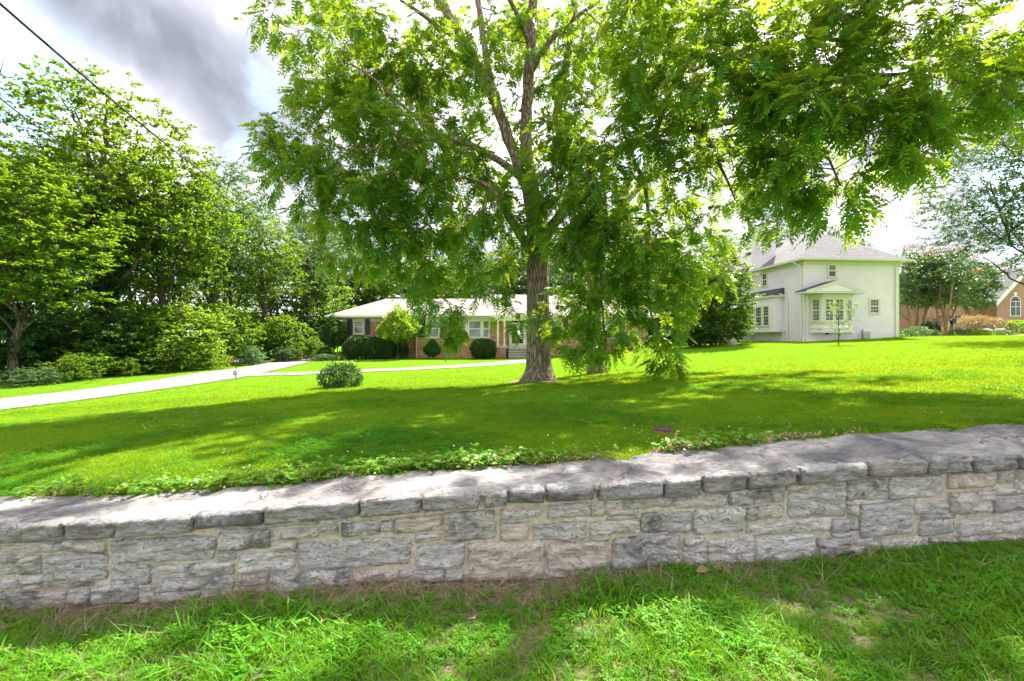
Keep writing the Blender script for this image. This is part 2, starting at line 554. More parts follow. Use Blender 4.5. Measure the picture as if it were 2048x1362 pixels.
def mat_concrete(name, a, b_, cracks=True):
    m = NT(name)
    p = m.pos()
    n1 = m.noise(p, 0.9, 6, 0.6); n2 = m.noise(p, 20, 6, 0.7)
    c = m.mix(m.ramp(n1, 0.3, 0.7), a, b_)
    c = m.mix(m.math('MULTIPLY', m.ramp(n2, 0.5, 0.8), 0.35), c, tuple(x * 0.7 for x in a))
    wv = m.n("ShaderNodeVectorMath", operation='MULTIPLY_ADD')
    m.l(m.noise(p, 2, 4, 0.6, col=True), wv.inputs[0]); wv.inputs[1].default_value = (0.5, 0.5, 0.5); m.l(p, wv.inputs[2])
    cr = m.ramp(m.voro(wv.outputs[0], 0.35, 'DISTANCE_TO_EDGE'), 0.0, 0.012)
    if cracks:
        sy = m.n("ShaderNodeSeparateXYZ"); m.l(p, sy.inputs[0])
        fj = m.math('FRACT', m.math('DIVIDE', sy.outputs[1], 2.9))
        jn = m.ramp(m.math('ABSOLUTE', m.math('SUBTRACT', fj, 0.5)), 0.006, 0.011)
        c = m.mix(m.math('SUBTRACT', 1.0, jn), c, tuple(x * 0.35 for x in a))
        c = m.mix(m.math('MULTIPLY', m.ramp(m.noise(m.pos((1, 0.25, 1)), 0.8, 5, 0.6), 0.5, 0.72), 0.4), c, tuple(x * 0.62 for x in a))
        c = m.mix(m.math('SUBTRACT', 1.0, cr), c, tuple(x * 0.45 for x in a))
    return m.done(m.pbr(c, 0.9, m.bump(n2, 0.4, 0.01), 0, 0.2))


def mat_glass(name, tint=(0.035, 0.045, 0.045), rough=0.06):
    m = NT(name)
    n = m.noise(m.pos(), 1.8, 3)
    c = m.mix(m.ramp(n, 0.35, 0.65), tint, tuple(x * 1.8 for x in tint))
    return m.done(m.pbr(c, rough, m.bump(n, 0.05, 0.05), 0, 0.45))


mat_lawn(); mat_verge(); mat_stone("limestone", 0.0); mat_stone("coping_limestone", 0.58); mat_mortar(); mat_cap()
mat_brick("ranch_brick", [(0.34, 0.12, 0.065), (0.60, 0.23, 0.12), (0.66, 0.34, 0.20), (0.54, 0.20, 0.11), (0.70, 0.50, 0.36)], (0.46, 0.40, 0.31))
mat_brick("pink_brick", [(0.44, 0.17, 0.13), (0.54, 0.25, 0.19), (0.48, 0.2, 0.15)], (0.5, 0.42, 0.36))
mat_brick("painted_brick", [(0.88, 0.77, 0.84), (0.92, 0.81, 0.885), (0.90, 0.79, 0.86)], (0.80, 0.70, 0.765))
mat_shingle("brown_shingle", (0.29, 0.25, 0.225), (0.38, 0.335, 0.305))
mat_shingle("grey_shingle", (0.172, 0.165, 0.165), (0.245, 0.235, 0.232))
mat_shingle("slate_shingle", (0.085, 0.088, 0.105), (0.12, 0.125, 0.145))
mat_concrete("driveway_concrete", (0.30, 0.285, 0.285), (0.40, 0.38, 0.375))
mat_concrete("step_concrete", (0.40, 0.37, 0.30), (0.50, 0.47, 0.39), False)
mat_glass("window_glass", (0.018, 0.024, 0.024))
mat_glass("curtained_glass", (0.13, 0.15, 0.135), 0.1)
plain("cream_trim", (0.70, 0.66, 0.46), 0.5, var=0.05)
plain("beige_trim", (0.72, 0.63, 0.46), 0.5, var=0.05)
plain("house_trim", (0.66, 0.62, 0.50), 0.5, var=0.05)
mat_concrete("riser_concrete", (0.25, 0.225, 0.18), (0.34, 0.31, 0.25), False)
plain("white_trim", (0.76, 0.76, 0.69), 0.45, var=0.04)
plain("pale_panel", (0.88, 0.785, 0.845), 0.55, var=0.04)
plain("shutter_navy", (0.035, 0.055, 0.075), 0.45)
plain("black_metal", (0.012, 0.012, 0.014), 0.4, spec=0.5)
plain("rail_blue", (0.04, 0.05, 0.10), 0.45)
plain("wire_black", (0.015, 0.015, 0.017), 0.6)
plain("sign_blue", (0.02, 0.10, 0.26), 0.4, var=0.05)
plain("sign_white", (0.8, 0.8, 0.8), 0.5, var=0.03)
plain("sign_red", (0.65, 0.05, 0.03), 0.45, var=0.05)
plain("flag_blue", (0.05, 0.07, 0.25), 0.8)
plain("clay", (0.42, 0.17, 0.09), 0.85, var=0.3, scale=20)
plain("rust_iron", (0.15, 0.09, 0.07), 0.8, var=0.4, scale=25, bump=0.5)
plain("bare_earth", (0.20, 0.135, 0.085), 0.95, var=0.35, scale=9, bump=1.0)
plain("mulch", (0.40, 0.29, 0.22), 0.95, var=0.4, scale=14, bump=1.0)
plain("terracotta_dark", (0.16, 0.13, 0.08), 0.8)
plain("field_stone", (0.42, 0.37, 0.30), 0.9, var=0.25, scale=5, bump=0.6)
M = MATS

# ------------------------------------------------------------------ the lie of the land
WX = np.array([-3.15, 0.0, 3.3]); WY = np.array([2.80, 2.72, 2.95])
_wc = np.polyfit(WX, WY, 2)


def wall_y(x):
    x = np.clip(x, -5.0, 5.5)
    return np.polyval(_wc, x)


def px_to_wall(px, py):
    x = 0.0
    for _ in range(12):
        x = (px - 1024) / F * float(wall_y(x))
    return x, ZC - (py - 681) / F * float(wall_y(x))


_top = [px_to_wall(*q) for q in ((0, 1043), (70, 1041), (190, 1038), (317, 1029), (461, 1020), (615, 1003), (782, 991), (902, 981), (1052, 975), (1139, 970),
                                 (1258, 961), (1445, 945), (1540, 937), (1658, 926), (1786, 918), (1890, 912), (2040, 904))]
_base = [px_to_wall(*q) for q in ((0, 1226), (270, 1206), (460, 1188), (640, 1177), (820, 1168), (1024, 1166), (1180, 1152), (1380, 1130), (1560, 1127),
                                  (1760, 1107), (1900, 1092), (2048, 1080))]
for lst, sl in ((_top, 0.055), (_base, 0.05)):
    x0, z0 = lst[0]; x1, z1 = lst[-1]
    lst.insert(0, (x0 - 6, z0 - 6 * sl)); lst.append((x1 + 6, z1 + 6 * 0.035))
_tx, _tz = np.array(_top).T
_bx, _bz = np.array(_base).T


def wall_top(x): return np.interp(x, _tx, _tz)
def wall_base(x): return np.interp(x, _bx, _bz)
def cap_rise(x): return np.interp(x, [-3, 0, 3.5], [0.0, 0.01, 0.075])


CAP_D = 0.53


def verge_z(x, y):
    x = np.asarray(x, float); y = np.asarray(y, float)
    d = np.clip(wall_y(x) - y, 0, 12)
    return wall_base(x) + 0.01 - 0.03 * d


_ctl = np.array([
    (-10, 3.6, -1.62), (-3.7, 3.45, -1.12), (-1.8, 3.4, -0.98), (0, 3.35, -0.88), (2, 3.45, -0.76), (3.9, 3.6, -0.655), (9, 4.0, -0.40),
    (1.5, 4.6, -0.90), (0.75, 13, -1.14), (-5.2, 13.7, -1.36), (-12.1, 20.0, -1.67), (-14.0, 12.4, -1.90), (-16.4, 14.5, -1.90),
    (-22, 20, -1.88), (-15, 34, -1.45), (-12.7, 33, -1.34), (-6, 33, -1.30), (1, 33, -1.27), (6, 33, -1.05), (12.4, 30, -0.32),
    (20.5, 32, -0.10), (19.5, 40, -0.05), (28, 32.3, 0.26), (38, 36, 0.36), (48, 48, 0.8), (9, 14, -0.80), (15, 20, -0.42), (24, 24, -0.05), (14, 8, -0.3),
    (-24, 34, -1.6), (-8, 7, -1.45), (-34, 30, -1.9), (-5, 24, -1.45), (3, 24, -1.2), (0, 48, -1.1), (-20, 50, -1.3), (25, 50, 0.3), (-20, 4, -2.1)])


def _tps(a, b):
    r2 = ((a[:, None, :] - b[None, :, :]) ** 2).sum(-1)
    return 0.5 * r2 * np.log(r2 + 1e-9)


_n = len(_ctl)
_A = np.zeros((_n + 3, _n + 3))
_A[:_n, :_n] = _tps(_ctl[:, :2], _ctl[:, :2]) + 6.0 * np.eye(_n)
_A[:_n, _n] = 1; _A[:_n, _n + 1:] = _ctl[:, :2]
_A[_n, :_n] = 1; _A[_n + 1:, :_n] = _ctl[:, :2].T
_W = np.linalg.solve(_A, np.concatenate([_ctl[:, 2], [0, 0, 0]]))


def lawn_z(x, y):
    x = np.asarray(x, float); y = np.asarray(y, float)
    shp = x.shape
    q = np.stack([np.clip(x.ravel(), -36, 50), np.clip(y.ravel(), 3.3, 54)], 1)
    z = _tps(q, _ctl[:, :2]) @ _W[:_n] + _W[_n] + q @ _W[_n + 1:]
    # meet the back of the wall
    d = np.clip((q[:, 1] - wall_y(q[:, 0]) - CAP_D) / 1.3, 0, 1)
    w = (1 - d) ** 2 * (3 - 2 * (1 - d))
    back = wall_top(q[:, 0]) + cap_rise(q[:, 0]) - 0.035 - ZC
    z = z * (1 - w) + back * w
    return (z + ZC).reshape(shp)


def lz(x, y): return float(lawn_z(np.array([x]), np.array([y]))[0])


def G(px, py):
    """where the line of sight through a photo pixel meets the lawn"""
    dx = (px - 1024) / F; dz = -(py - 681) / F
    prev = 3.3
    for d in np.concatenate([np.arange(3.3, 20, 0.05), np.arange(20, 70, 0.15)]):
        if ZC + dz * d <= lz(dx * d, d):
            return np.array((dx * d, d, lz(dx * d, d)))
    return np.array((dx * 60, 60, lz(dx * 60, 60)))


def sheet(name, xs, ys, zf, mat, kind="structure", clip=None):
    X, Y = np.meshgrid(xs, ys)
    Z = zf(X, Y)
    v = np.stack([X, Y, Z], -1).reshape(-1, 3)
    nx = len(xs); ny = len(ys)
    i = np.arange(nx * ny).reshape(ny, nx)
    f = np.stack([i[:-1, :-1], i[:-1, 1:], i[1:, 1:], i[1:, :-1]], -1).reshape(-1, 4)
    o = link(name, fast_mesh(name, v, f), mat, None, True)
    return tag(o, None, None, None, kind)


# lawn: rows follow the curved back of the wall, then run out to the horizon
def build_ground():
    xs = np.concatenate([-np.geomspace(400, 30, 12), np.linspace(-28, 32, 150), np.geomspace(34, 400, 12)])
    t = np.concatenate([np.linspace(0, 1.6, 24)[:-1], np.geomspace(1.6, 60, 110), np.geomspace(64, 500, 12)])
    X, T = np.meshgrid(xs, t)
    Y = wall_y(X) + CAP_D - 0.06 + T
    Z = lawn_z(X, Y) - np.clip((T - 70) * 0.01, 0, 5)
    v = np.stack([X, Y, Z], -1).reshape(-1, 3)
    i = np.arange(v.shape[0]).reshape(X.shape)
    f = np.stack([i[:-1, :-1], i[:-1, 1:], i[1:, 1:], i[1:, :-1]], -1).reshape(-1, 4)
    tag(link("lawn", fast_mesh("lawn", v, f), M["lawn_ground"], None, True), kind="structure")
    xs = np.concatenate([-np.geomspace(200, 9, 8), np.linspace(-8, 8, 120), np.geomspace(9, 200, 8)])
    t = np.concatenate([np.linspace(-0.12, 3.5, 60), np.linspace(3.7, 12, 12), np.geomspace(14, 200, 6)])
    X, T = np.meshgrid(xs, t)
    Y = wall_y(X) - T
    rough = np.vectorize(lambda a, b: mnoise.noise(Vector((a * 2.2, b * 2.2, 0.3))))(np.clip(X, -9, 9), np.clip(Y, -9, 9)) * 0.012
    Z = verge_z(X, Y) + rough
    v = np.stack([X, Y, Z], -1).reshape(-1, 3)
    i = np.arange(v.shape[0]).reshape(X.shape)
    f = np.stack([i[:-1, :-1], i[1:, :-1], i[1:, 1:], i[:-1, 1:]], -1).reshape(-1, 4)
    tag(link("verge", fast_mesh("verge", v, f), M["verge_ground"], None, True), kind="structure")


build_ground()


def ribbon(name, left, right, mat, lift=0.012, n=90, kind="structure", across=6):
    """a paved strip between two outlines given as ground points"""
    def resample(pts):
        pts = np.array(pts)[:, :2]
        d = np.concatenate([[0], np.cumsum(np.linalg.norm(np.diff(pts, axis=0), axis=1))])
        t = np.linspace(0, d[-1], n)
        return np.stack([np.interp(t, d, pts[:, k]) for k in (0, 1)], 1)
    a, b = resample(left), resample(right)
    for q, o_ in ((a, 3.0), (b, 8.0)):
        q += np.array([[mnoise.noise(Vector((p[0] * 1.3, p[1] * 1.3, o_))), mnoise.noise(Vector((p[0] * 1.3, p[1] * 1.3, o_ + 4)))] for p in q]) * 0.07
    u = np.linspace(0, 1, across)[None, :, None]
    g = a[:, None, :] * (1 - u) + b[:, None, :] * u
    X, Y = g[..., 0], g[..., 1]
    Z = lawn_z(X, Y) + lift
    v = np.stack([X, Y, Z], -1).reshape(-1, 3)
    i = np.arange(v.shape[0]).reshape(X.shape)
    f = np.stack([i[:-1, :-1], i[1:, :-1], i[1:, 1:], i[:-1, 1:]], -1).reshape(-1, 4)
    # dropped skirt so that the slab has a real edge
    ring = np.concatenate([i[:, 0], i[-1, 1:], i[::-1, -1][1:], i[0, ::-1][1:-1]])
    low = v[ring] - np.array((0, 0, lift + 0.06))
    k = len(v); m = len(ring)
    v = np.concatenate([v, low])
    j = np.arange(m)
    f2 = np.stack([ring, ring[(j + 1) % m], k + (j + 1) % m, k + j], 1)
    return tag(link(name, fast_mesh(name, v, [f, f2]), mat), kind=kind)


# driveway along the left, walk across the lawn to the steps
def build_paving():
    near = [G(px, py) for px, py in ((0, 822), (150, 803), (300, 783), (400, 769), (474, 758), (520, 749), (575, 736), (625, 724), (655, 717))]
    far = [G(px, py) for px, py in ((0, 799), (150, 783), (300, 763), (400, 747), (474, 738), (520, 730), (575, 719), (610, 715), (640, 712.5))]
    dn = near[0] - near[1]; df = far[0] - far[1]
    near.insert(0, near[0] + dn * 3.2); far.insert(0, far[0] + df * 3.2)
    ribbon("driveway", near, far, M["driveway_concrete"], 0.03)
    top = [G(px, py) for px, py in ((512, 748), (600, 746), (700, 741.5), (800, 737.5), (900, 732), (985, 726), (1030, 721.5), (1060, 720))]
    bot = [G(px, py) for px, py in ((500, 753), (600, 751), (700, 746), (800, 742), (900, 737), (985, 732), (1040, 727.5), (1068, 725))]
    ribbon("garden_path", bot, top, M["driveway_concrete"], 0.034)


build_paving()

# ------------------------------------------------------------------ the stone wall
def zoomA(u, v): return u / 2.926, 860 + v / 2.926
def zoomB(u, v): return 680 + u / 2.926, 860 + v / 2.926
def zoomC(u, v): return 1348 + u / 2.926, 820 + v / 2.926


CAPS = [(zoomA, [(-260, 18, 548, 645), (24, 388, 532, 645), (414, 704, 526, 626), (710, 1147, 498, 606), (1154, 1545, 471, 556), (1556, 2110, 420, 520)]),
        (zoomB, [(125, 474, 388, 486), (482, 822, 357, 455), (845, 980, 354, 440), (986, 1194, 341, 416), (1206, 1480, 326, 405), (1506, 1880, 302, 395), (1892, 2102, 292, 384)]),
        (zoomC, [(160, 408, 370, 468), (425, 697, 347, 441), (716, 1100, 314, 414), (1120, 1446, 292, 380), (1456, 1720, 277, 366), (1727, 1976, 268, 350), (1986, 2330, 243, 328)])]
STONES = [(zoomA, [(-200, -8, 660, 722), (0, 315, 652, 716), (385, 622, 640, 713), (646, 1256, 630, 768), (1280, 1580, 592, 700), (1592, 1865, 576, 629), (1880, 1980, 557, 613),
                   (1265, 1860, 545, 574), (1870, 2060, 520, 546), (322, 378, 660, 706),
                   (-190, 238, 728, 846), (250, 628, 724, 882), (640, 880, 785, 902), (1278, 1376, 712, 766), (1402, 1730, 714, 820), (1590, 1740, 640, 697),
                   (-60, 108, 868, 930), (135, 265, 856, 894), (110, 545, 896, 922), (896, 1370, 780, 940), (1390, 1562, 836, 912), (1572, 2046, 818, 938),
                   (-220, 390, 945, 1052), (402, 530, 926, 1004), (552, 805, 902, 1012), (812, 905, 900, 940), (812, 1168, 950, 1014), (1176, 1478, 946, 1024), (1484, 1566, 922, 962)]),
          (zoomB, [(10, 234, 532, 618), (236, 314, 524, 592), (318, 596, 506, 600), (606, 910, 476, 645), (942, 1174, 461, 522), (1212, 1464, 431, 511), (1469, 1552, 424, 506),
                   (1557, 1650, 410, 456), (1660, 1941, 401, 456), (1950, 2045, 390, 450), (440, 596, 607, 655), (936, 1106, 546, 641), (1128, 1440, 541, 641),
                   (1456, 1750, 531, 611), (1762, 1948, 476, 601), (1562, 1742, 466, 498), (1560, 1742, 503, 526), (940, 1110, 525, 541), (490, 600, 470, 500),
                   (-245, 412, 642, 802), (446, 726, 668, 797), (746, 1195, 652, 882), (1211, 1560, 652, 812), (1592, 1992, 617, 806), (1450, 1570, 616, 646),
                   (78, 340, 822, 892), (345, 610, 816, 888), (616, 728, 812, 884), (1212, 1335, 822, 858), (1345, 1580, 818, 846), (1600, 1980, 812, 842)]),
          (zoomC, [(-40, 104, 592, 716), (0, 305, 496, 571), (316, 651, 452, 551), (662, 800, 431, 470), (806, 1000, 419, 464), (1012, 1241, 401, 526), (1255, 1580, 386, 515),
                   (1597, 1880, 362, 456), (1886, 1980, 351, 431), (1992, 2300, 332, 486), (116, 412, 572, 722), (426, 641, 561, 641), (668, 1000, 476, 626),
                   (1012, 1076, 547, 616), (1086, 1400, 541, 736), (1409, 1597, 531, 611), (1616, 1866, 476, 602), (1872, 2005, 456, 502), (1872, 2300, 508, 582),
                   (430, 915, 646, 721), (919, 1070, 634, 706), (1440, 1646, 636, 726), (1656, 2260, 598, 720), (60, 190, 746, 796), (46, 190, 801, 906), (196, 466, 742, 901),
                   (482, 822, 736, 882), (839, 1031, 741, 796), (1060, 1192, 746, 791), (1214, 1480, 752, 822), (1484, 1642, 746, 792), (1660, 1830, 736, 776), (1850, 2250, 728, 770),
                   (-50, 36, 732, 892), (841, 926, 806, 852), (936, 1110, 801, 842), (925, 1066, 712, 734), (1410, 1640, 616, 634), (1008, 1400, 528, 542)])]


def stone_mesh(xa, xb, za, zb, proud, seed, slope, ystart=0.0):
    rng = random.Random(seed)
    w, h = xb - xa, zb - za
    nu = max(6, min(30, int(w / 0.016))); nv = max(5, min(14, int(h / 0.0125)))
    xm = (xa + xb) / 2
    V = []
    rough = rng.uniform(0.012, 0.024)
    tiltu, tiltv = rng.uniform(-0.010, 0.010), rng.uniform(-0.010, 0.010)
    so = rng.uniform(0, 90)
    rnd = min(w, h) * rng.uniform(0.06, 0.14)
    for j in range(nv + 1):
        for i in range(nu + 1):
            s, t = i / nu, j / nv
            x = xa + w * s; z = za + h * t
            # rounded, uneven outline
            ex = min(s, 1 - s) * w; ez = min(t, 1 - t) * h
            if ex < rnd and ez < rnd:
                k = max(0.0, 1 - (ex + ez) / (2 * rnd)) * 0.3
                x += (xm - x) / max(w, 1e-3) * rnd * k * 2; z += ((za + zb) / 2 - z) / max(h, 1e-3) * rnd * k * 2
            edge = 1 if (i in (0, nu) or j in (0, nv)) else 0.4
            x += mnoise.noise(Vector((x * 18, z * 18, so))) * 0.008 * edge
            z += mnoise.noise(Vector((x * 13, z * 18, so + 9))) * 0.0085 * edge
            e = min(1.0, min(ex, ez) / 0.014)
            pil = math.sqrt(max(0.0, 1 - (1 - e) ** 2))
            n1 = mnoise.fractal(Vector((x * 9, z * 19 + so, so)), 0.9, 2.1, 4)
            n2 = mnoise.ridged_multi_fractal(Vector((x * 7 + so, z * 24, so)), 0.9, 2.2, 4, 1.0, 2.0)
            # ledges: stepped splits along the bedding
            st = math.floor((z - za + n1 * 0.03) / 0.026) % 2
            fc = mnoise.cell(Vector((x * 11 + n1 * 0.7 + so, z * 22 + n1 * 0.5, so)))
            d = proud * pil + (n1 * rough + (n2 - 1.0) * rough * 0.55 + st * 0.006 + (fc - 0.5) * 0.008) * (0.25 + 0.75 * e) + tiltu * (s - 0.5) * 2 + tiltv * (t - 0.5) * 2 * e
            V.append((x, d, z))
    V = np.array(V)
    zz = V[:, 2] + slope * (V[:, 0] - xm)
    front = np.stack([V[:, 0], wall_y(V[:, 0]) + ystart - V[:, 1], zz], 1)
    idx = np.arange((nu + 1) * (nv + 1)).reshape(nv + 1, nu + 1)
    f = np.stack([idx[:-1, :-1], idx[:-1, 1:], idx[1:, 1:], idx[1:, :-1]], -1).reshape(-1, 4)
    ring = np.concatenate([idx[0, :], idx[1:, -1], idx[-1, ::-1][1:], idx[1:-1, 0][::-1]])
    back = front[ring].copy()
    back[:, 1] = wall_y(back[:, 0]) + ystart + 0.09
    k = len(front); m = len(ring); j = np.arange(m)
    f2 = np.stack([ring, k + j, k + (j + 1) % m, ring[(j + 1) % m]], 1)
    return np.concatenate([front, back]), f, f2


def build_wall():
    org = np.array((0.0, float(wall_y(0)), float(wall_base(0))))
    root = empty("stone_wall", org, "low grey limestone retaining wall with a weathered cap along the front of the lawn", "wall")
    rng = random.Random(5)
    # mortar bed behind the stones
    xs = np.linspace(-8, 8.5, 520); ts = np.linspace(0, 1, 26)
    X, T = np.meshgrid(xs, ts)
    zb, zt = wall_base(X) - 0.25, wall_top(X) - 0.03
    Z = zb + (zt - zb) * T
    nz = np.array([mnoise.fractal(Vector((a * 14, c * 14, 2.0)), 0.9, 2.1, 3) for a, c in zip(X.ravel(), Z.ravel())]).reshape(X.shape)
    Y = wall_y(X) + 0.006 - nz * 0.012
    v = np.stack([X, Y, Z], -1).reshape(-1, 3) - org
    i = np.arange(v.shape[0]).reshape(X.shape)
    f = np.stack([i[:-1, :-1], i[:-1, 1:], i[1:, 1:], i[1:, :-1]], -1).reshape(-1, 4)
    # close the back and the ends
    bk = v.copy(); bk[:, 1] = v[:, 1] + CAP_D - 0.06
    k = len(v)
    fb = f[:, ::-1] + k
    ends = []
    for c in (0, -1):
        e = i[:, c]
        q = np.stack([e[:-1], e[1:], e[1:] + k, e[:-1] + k], 1)
        ends.append(q if c == 0 else q[:, ::-1])
    link("mortar_bed", fast_mesh("mortar_bed", np.concatenate([v, bk]), [f, fb] + ends), M["mortar"], root, True)
    seed = 100
    placed = []
    for conv, lst in STONES:
        for (u0, u1, v0, v1) in lst:
            xa, zt_ = px_to_wall(*conv(u0, (v0 + v1) / 2)); xb, _ = px_to_wall(*conv(u1, (v0 + v1) / 2))
            um = (u0 + u1) / 2
            _, zt_ = px_to_wall(*conv(um, v0)); _, zb_ = px_to_wall(*conv(um, v1))
            placed.append((xa, xb, zb_, zt_))
    # beyond the frame the same masonry goes on
    for side in (-1, 1):
        for row in range(4):
            x = -3.42 if side < 0 else 3.68
            while abs(x) < 7.6:
                w = rng.uniform(0.2, 0.5)
                xm = x + side * w / 2
                zb_ = float(wall_base(xm)) + 0.01 + row * 0.115; zt_ = zb_ + rng.uniform(0.085, 0.1)
                placed.append((min(x, x + side * w), max(x, x + side * w), zb_, zt_))
                x += side * (w + 0.022)
    for (xa, xb, zb_, zt_) in placed:
        seed += 1
        xm = (xa + xb) / 2
        sl = float(wall_top(xm + 0.4) - wall_top(xm - 0.4)) / 0.8 * 0.85
        g = -0.001
        v, f, f2 = stone_mesh(xa + g, xb - g, zb_ + g, zt_ - g, random.Random(seed).uniform(0.010, 0.026), seed, sl)
        o = link("stone", fast_mesh("stone", v - org, [f, f2]), M["limestone"], root, False)
    caps = []
    for conv, lst in CAPS:
        for (u0, u1, v0, v1) in lst:
            um = (u0 + u1) / 2
            xa, _ = px_to_wall(*conv(u0, v0)); xb, _ = px_to_wall(*conv(u1, v0))
            _, zt_ = px_to_wall(*conv(um, v0)); _, zb_ = px_to_wall(*conv(um, v1))
            caps.append((xa, xb, zb_, zt_))
    for side in (-1, 1):
        x = -3.44 if side < 0 else 3.72
        while abs(x) < 7.6:
            w = rng.uniform(0.3, 0.6); xm = x + side * w / 2
            caps.append((min(x, x + side * w), max(x, x + side * w), float(wall_top(xm)) - 0.105, float(wall_top(xm)) - 0.004))
            x += side * (w + 0.015)
    for (xa, xb, zb_, zt_) in caps:
        seed += 1
        xm = (xa + xb) / 2
        sl = float(wall_top(xb) - wall_top(xa)) / max(0.05, xb - xa)
        zt_ = float(wall_top(xm)) - 0.004
        v, f, f2 = stone_mesh(xa + 0.002, xb - 0.002, zb_, zt_, random.Random(seed).uniform(0.022, 0.032), seed, sl, -0.03)
        link("coping_stone", fast_mesh("coping_stone", v - org, [f, f2]), M["coping_limestone"], root, False)
    # the weathered slab on top
    xs = np.linspace(-8, 8.5, 1100); ts = np.linspace(0, 1, 44)
    X, T = np.meshgrid(xs, ts)
    jag = np.array([mnoise.fractal(Vector((a * 6, 0.0, 7.0)), 0.8, 2.2, 5) for a in xs])
    jag2 = np.array([mnoise.fractal(Vector((a * 3, 4.0, 7.0)), 0.8, 2.2, 4) for a in xs])
    yf = wall_y(xs) - 0.034 + jag * 0.030
    yb = wall_y(xs) + CAP_D + jag2 * 0.045
    Y = yf[None, :] * (1 - T) + yb[None, :] * T
    nz = np.array([mnoise.fractal(Vector((a * 2.6, b * 3.2, 1.0)), 0.85, 2.1, 6) for a, b in zip(X.ravel(), Y.ravel())]).reshape(X.shape)
    fl = np.array([mnoise.fractal(Vector((a * 5.5, b * 7.5, 4.0)), 0.9, 2.2, 5) for a, b in zip(X.ravel(), Y.ravel())]).reshape(X.shape)
    fine = np.array([mnoise.fractal(Vector((a * 22, b * 26, 8.0)), 0.8, 2.2, 3) for a, b in zip(X.ravel(), Y.ravel())]).reshape(X.shape)
    Z = wall_top(X) + cap_rise(X) * T + nz * 0.013 - 0.004 + np.floor(fl * 5) / 5 * 0.014 + fine * 0.004
    for q in (-5.6, -4.1, -2.95, -1.72, -0.62, 0.71, 1.62, 2.55, 3.9, 5.2):       # rough joints across the cap
        jl = q + 0.10 * np.array([mnoise.noise(Vector((q, b * 4.0, 3.0))) for b in ts])[:, None] + 0.12 * T
        Z -= 0.016 * np.clip(1 - np.abs(X - jl) / 0.013, 0, 1)
    Z -= 0.016 * np.clip(1 - T / 0.10, 0, 1) ** 2
    Z -= 0.03 * np.clip((T - 0.9) / 0.1, 0, 1) ** 2
    v = np.stack([X, Y, Z], -1)
    lip = v[:1].copy(); lip[..., 2] -= 0.012; lip[..., 1] += 0.012
    v = np.concatenate([lip, v], 0)
    i = np.arange(v.shape[0] * v.shape[1]).reshape(v.shape[:2])
    f = np.stack([i[:-1, :-1], i[:-1, 1:], i[1:, 1:], i[1:, :-1]], -1).reshape(-1, 4)
    link("cap_slab", fast_mesh("cap_slab", v.reshape(-1, 3) - org, f), M["cap_stone"], root, False)


build_wall()


# ------------------------------------------------------------------ grass
def blade_tuft(name, n, height, width, spread, lean, mat, seed, segs=3, curl=0.6):
    rng = np.random.default_rng(seed)
    V = []; Q = []; Tn = []
    k = 0
    for _ in range(n):
        a = rng.uniform(0, 2 * math.pi); r = spread * math.sqrt(rng.uniform())
        b = np.array((math.cos(a) * r, math.sin(a) * r, -0.01))
        th = rng.uniform(0, 2 * math.pi)
        h = height * rng.uniform(0.5, 1.15); wd = width * rng.uniform(0.6, 1.2)
        ln = lean * rng.uniform(0.2, 1.5)
        d = np.array((math.cos(th), math.sin(th), 0)); sd = np.array((-math.sin(th), math.cos(th), 0))
        tw = rng.uniform(-0.8, 0.8)
        sd = sd * math.cos(tw) + np.array((0, 0, 1)) * math.sin(tw) * 0.3
        for s in range(segs):
            t = s / segs
            c = b + np.array((0, 0, 1)) * h * (t - curl * 0.45 * t * t) + d * h * ln * t * t
            ww = wd * (1 - 0.55 * t)
            V += [c - sd * ww / 2, c + sd * ww / 2]
        V.append(b + np.array((0, 0, 1)) * h * (1 - curl * 0.45) + d * h * ln)
        for s in range(segs - 1):
            Q.append((k + 2 * s, k + 2 * s + 1, k + 2 * s + 3, k + 2 * s + 2))
        Tn.append((k + 2 * segs - 2, k + 2 * segs - 1, k + 2 * segs))
        k += 2 * segs + 1
    me = fast_mesh(name, np.array(V), [np.array(Q), np.array(Tn)])
    me.materials.append(mat)
    return bpy.data.objects.new(name, me)


def leafy_tuft(name, n, size, spread, height, mat, seed, lobes=3):
    """low clover-like weed: stalks with rounded leaflets"""
    rng = np.random.default_rng(seed)
    V = []; Q = []; k = 0
    for _ in range(n):
        a = rng.uniform(0, 2 * math.pi); r = spread * math.sqrt(rng.uniform())
        c = np.array((math.cos(a) * r, math.sin(a) * r, height * rng.uniform(0.4, 1.1)))
        th0 = rng.uniform(0, 2 * math.pi)
        for l in range(lobes):
            th = th0 + l * 2 * math.pi / lobes + rng.uniform(-0.2, 0.2)
            d = np.array((math.cos(th), math.sin(th), rng.uniform(-0.3, 0.35))); sd = np.array((-math.sin(th), math.cos(th), rng.uniform(-0.2, 0.2)))
            s = size * rng.uniform(0.7, 1.2)
            V += [c, c + d * s * 0.55 - sd * s * 0.33, c + d * s, c + d * s * 0.55 + sd * s * 0.33]
            Q.append((k, k + 1, k + 2, k + 3)); k += 4
    me = fast_mesh(name, np.array(V), np.array(Q))
    me.materials.append(mat)
    return bpy.data.objects.new(name, me)


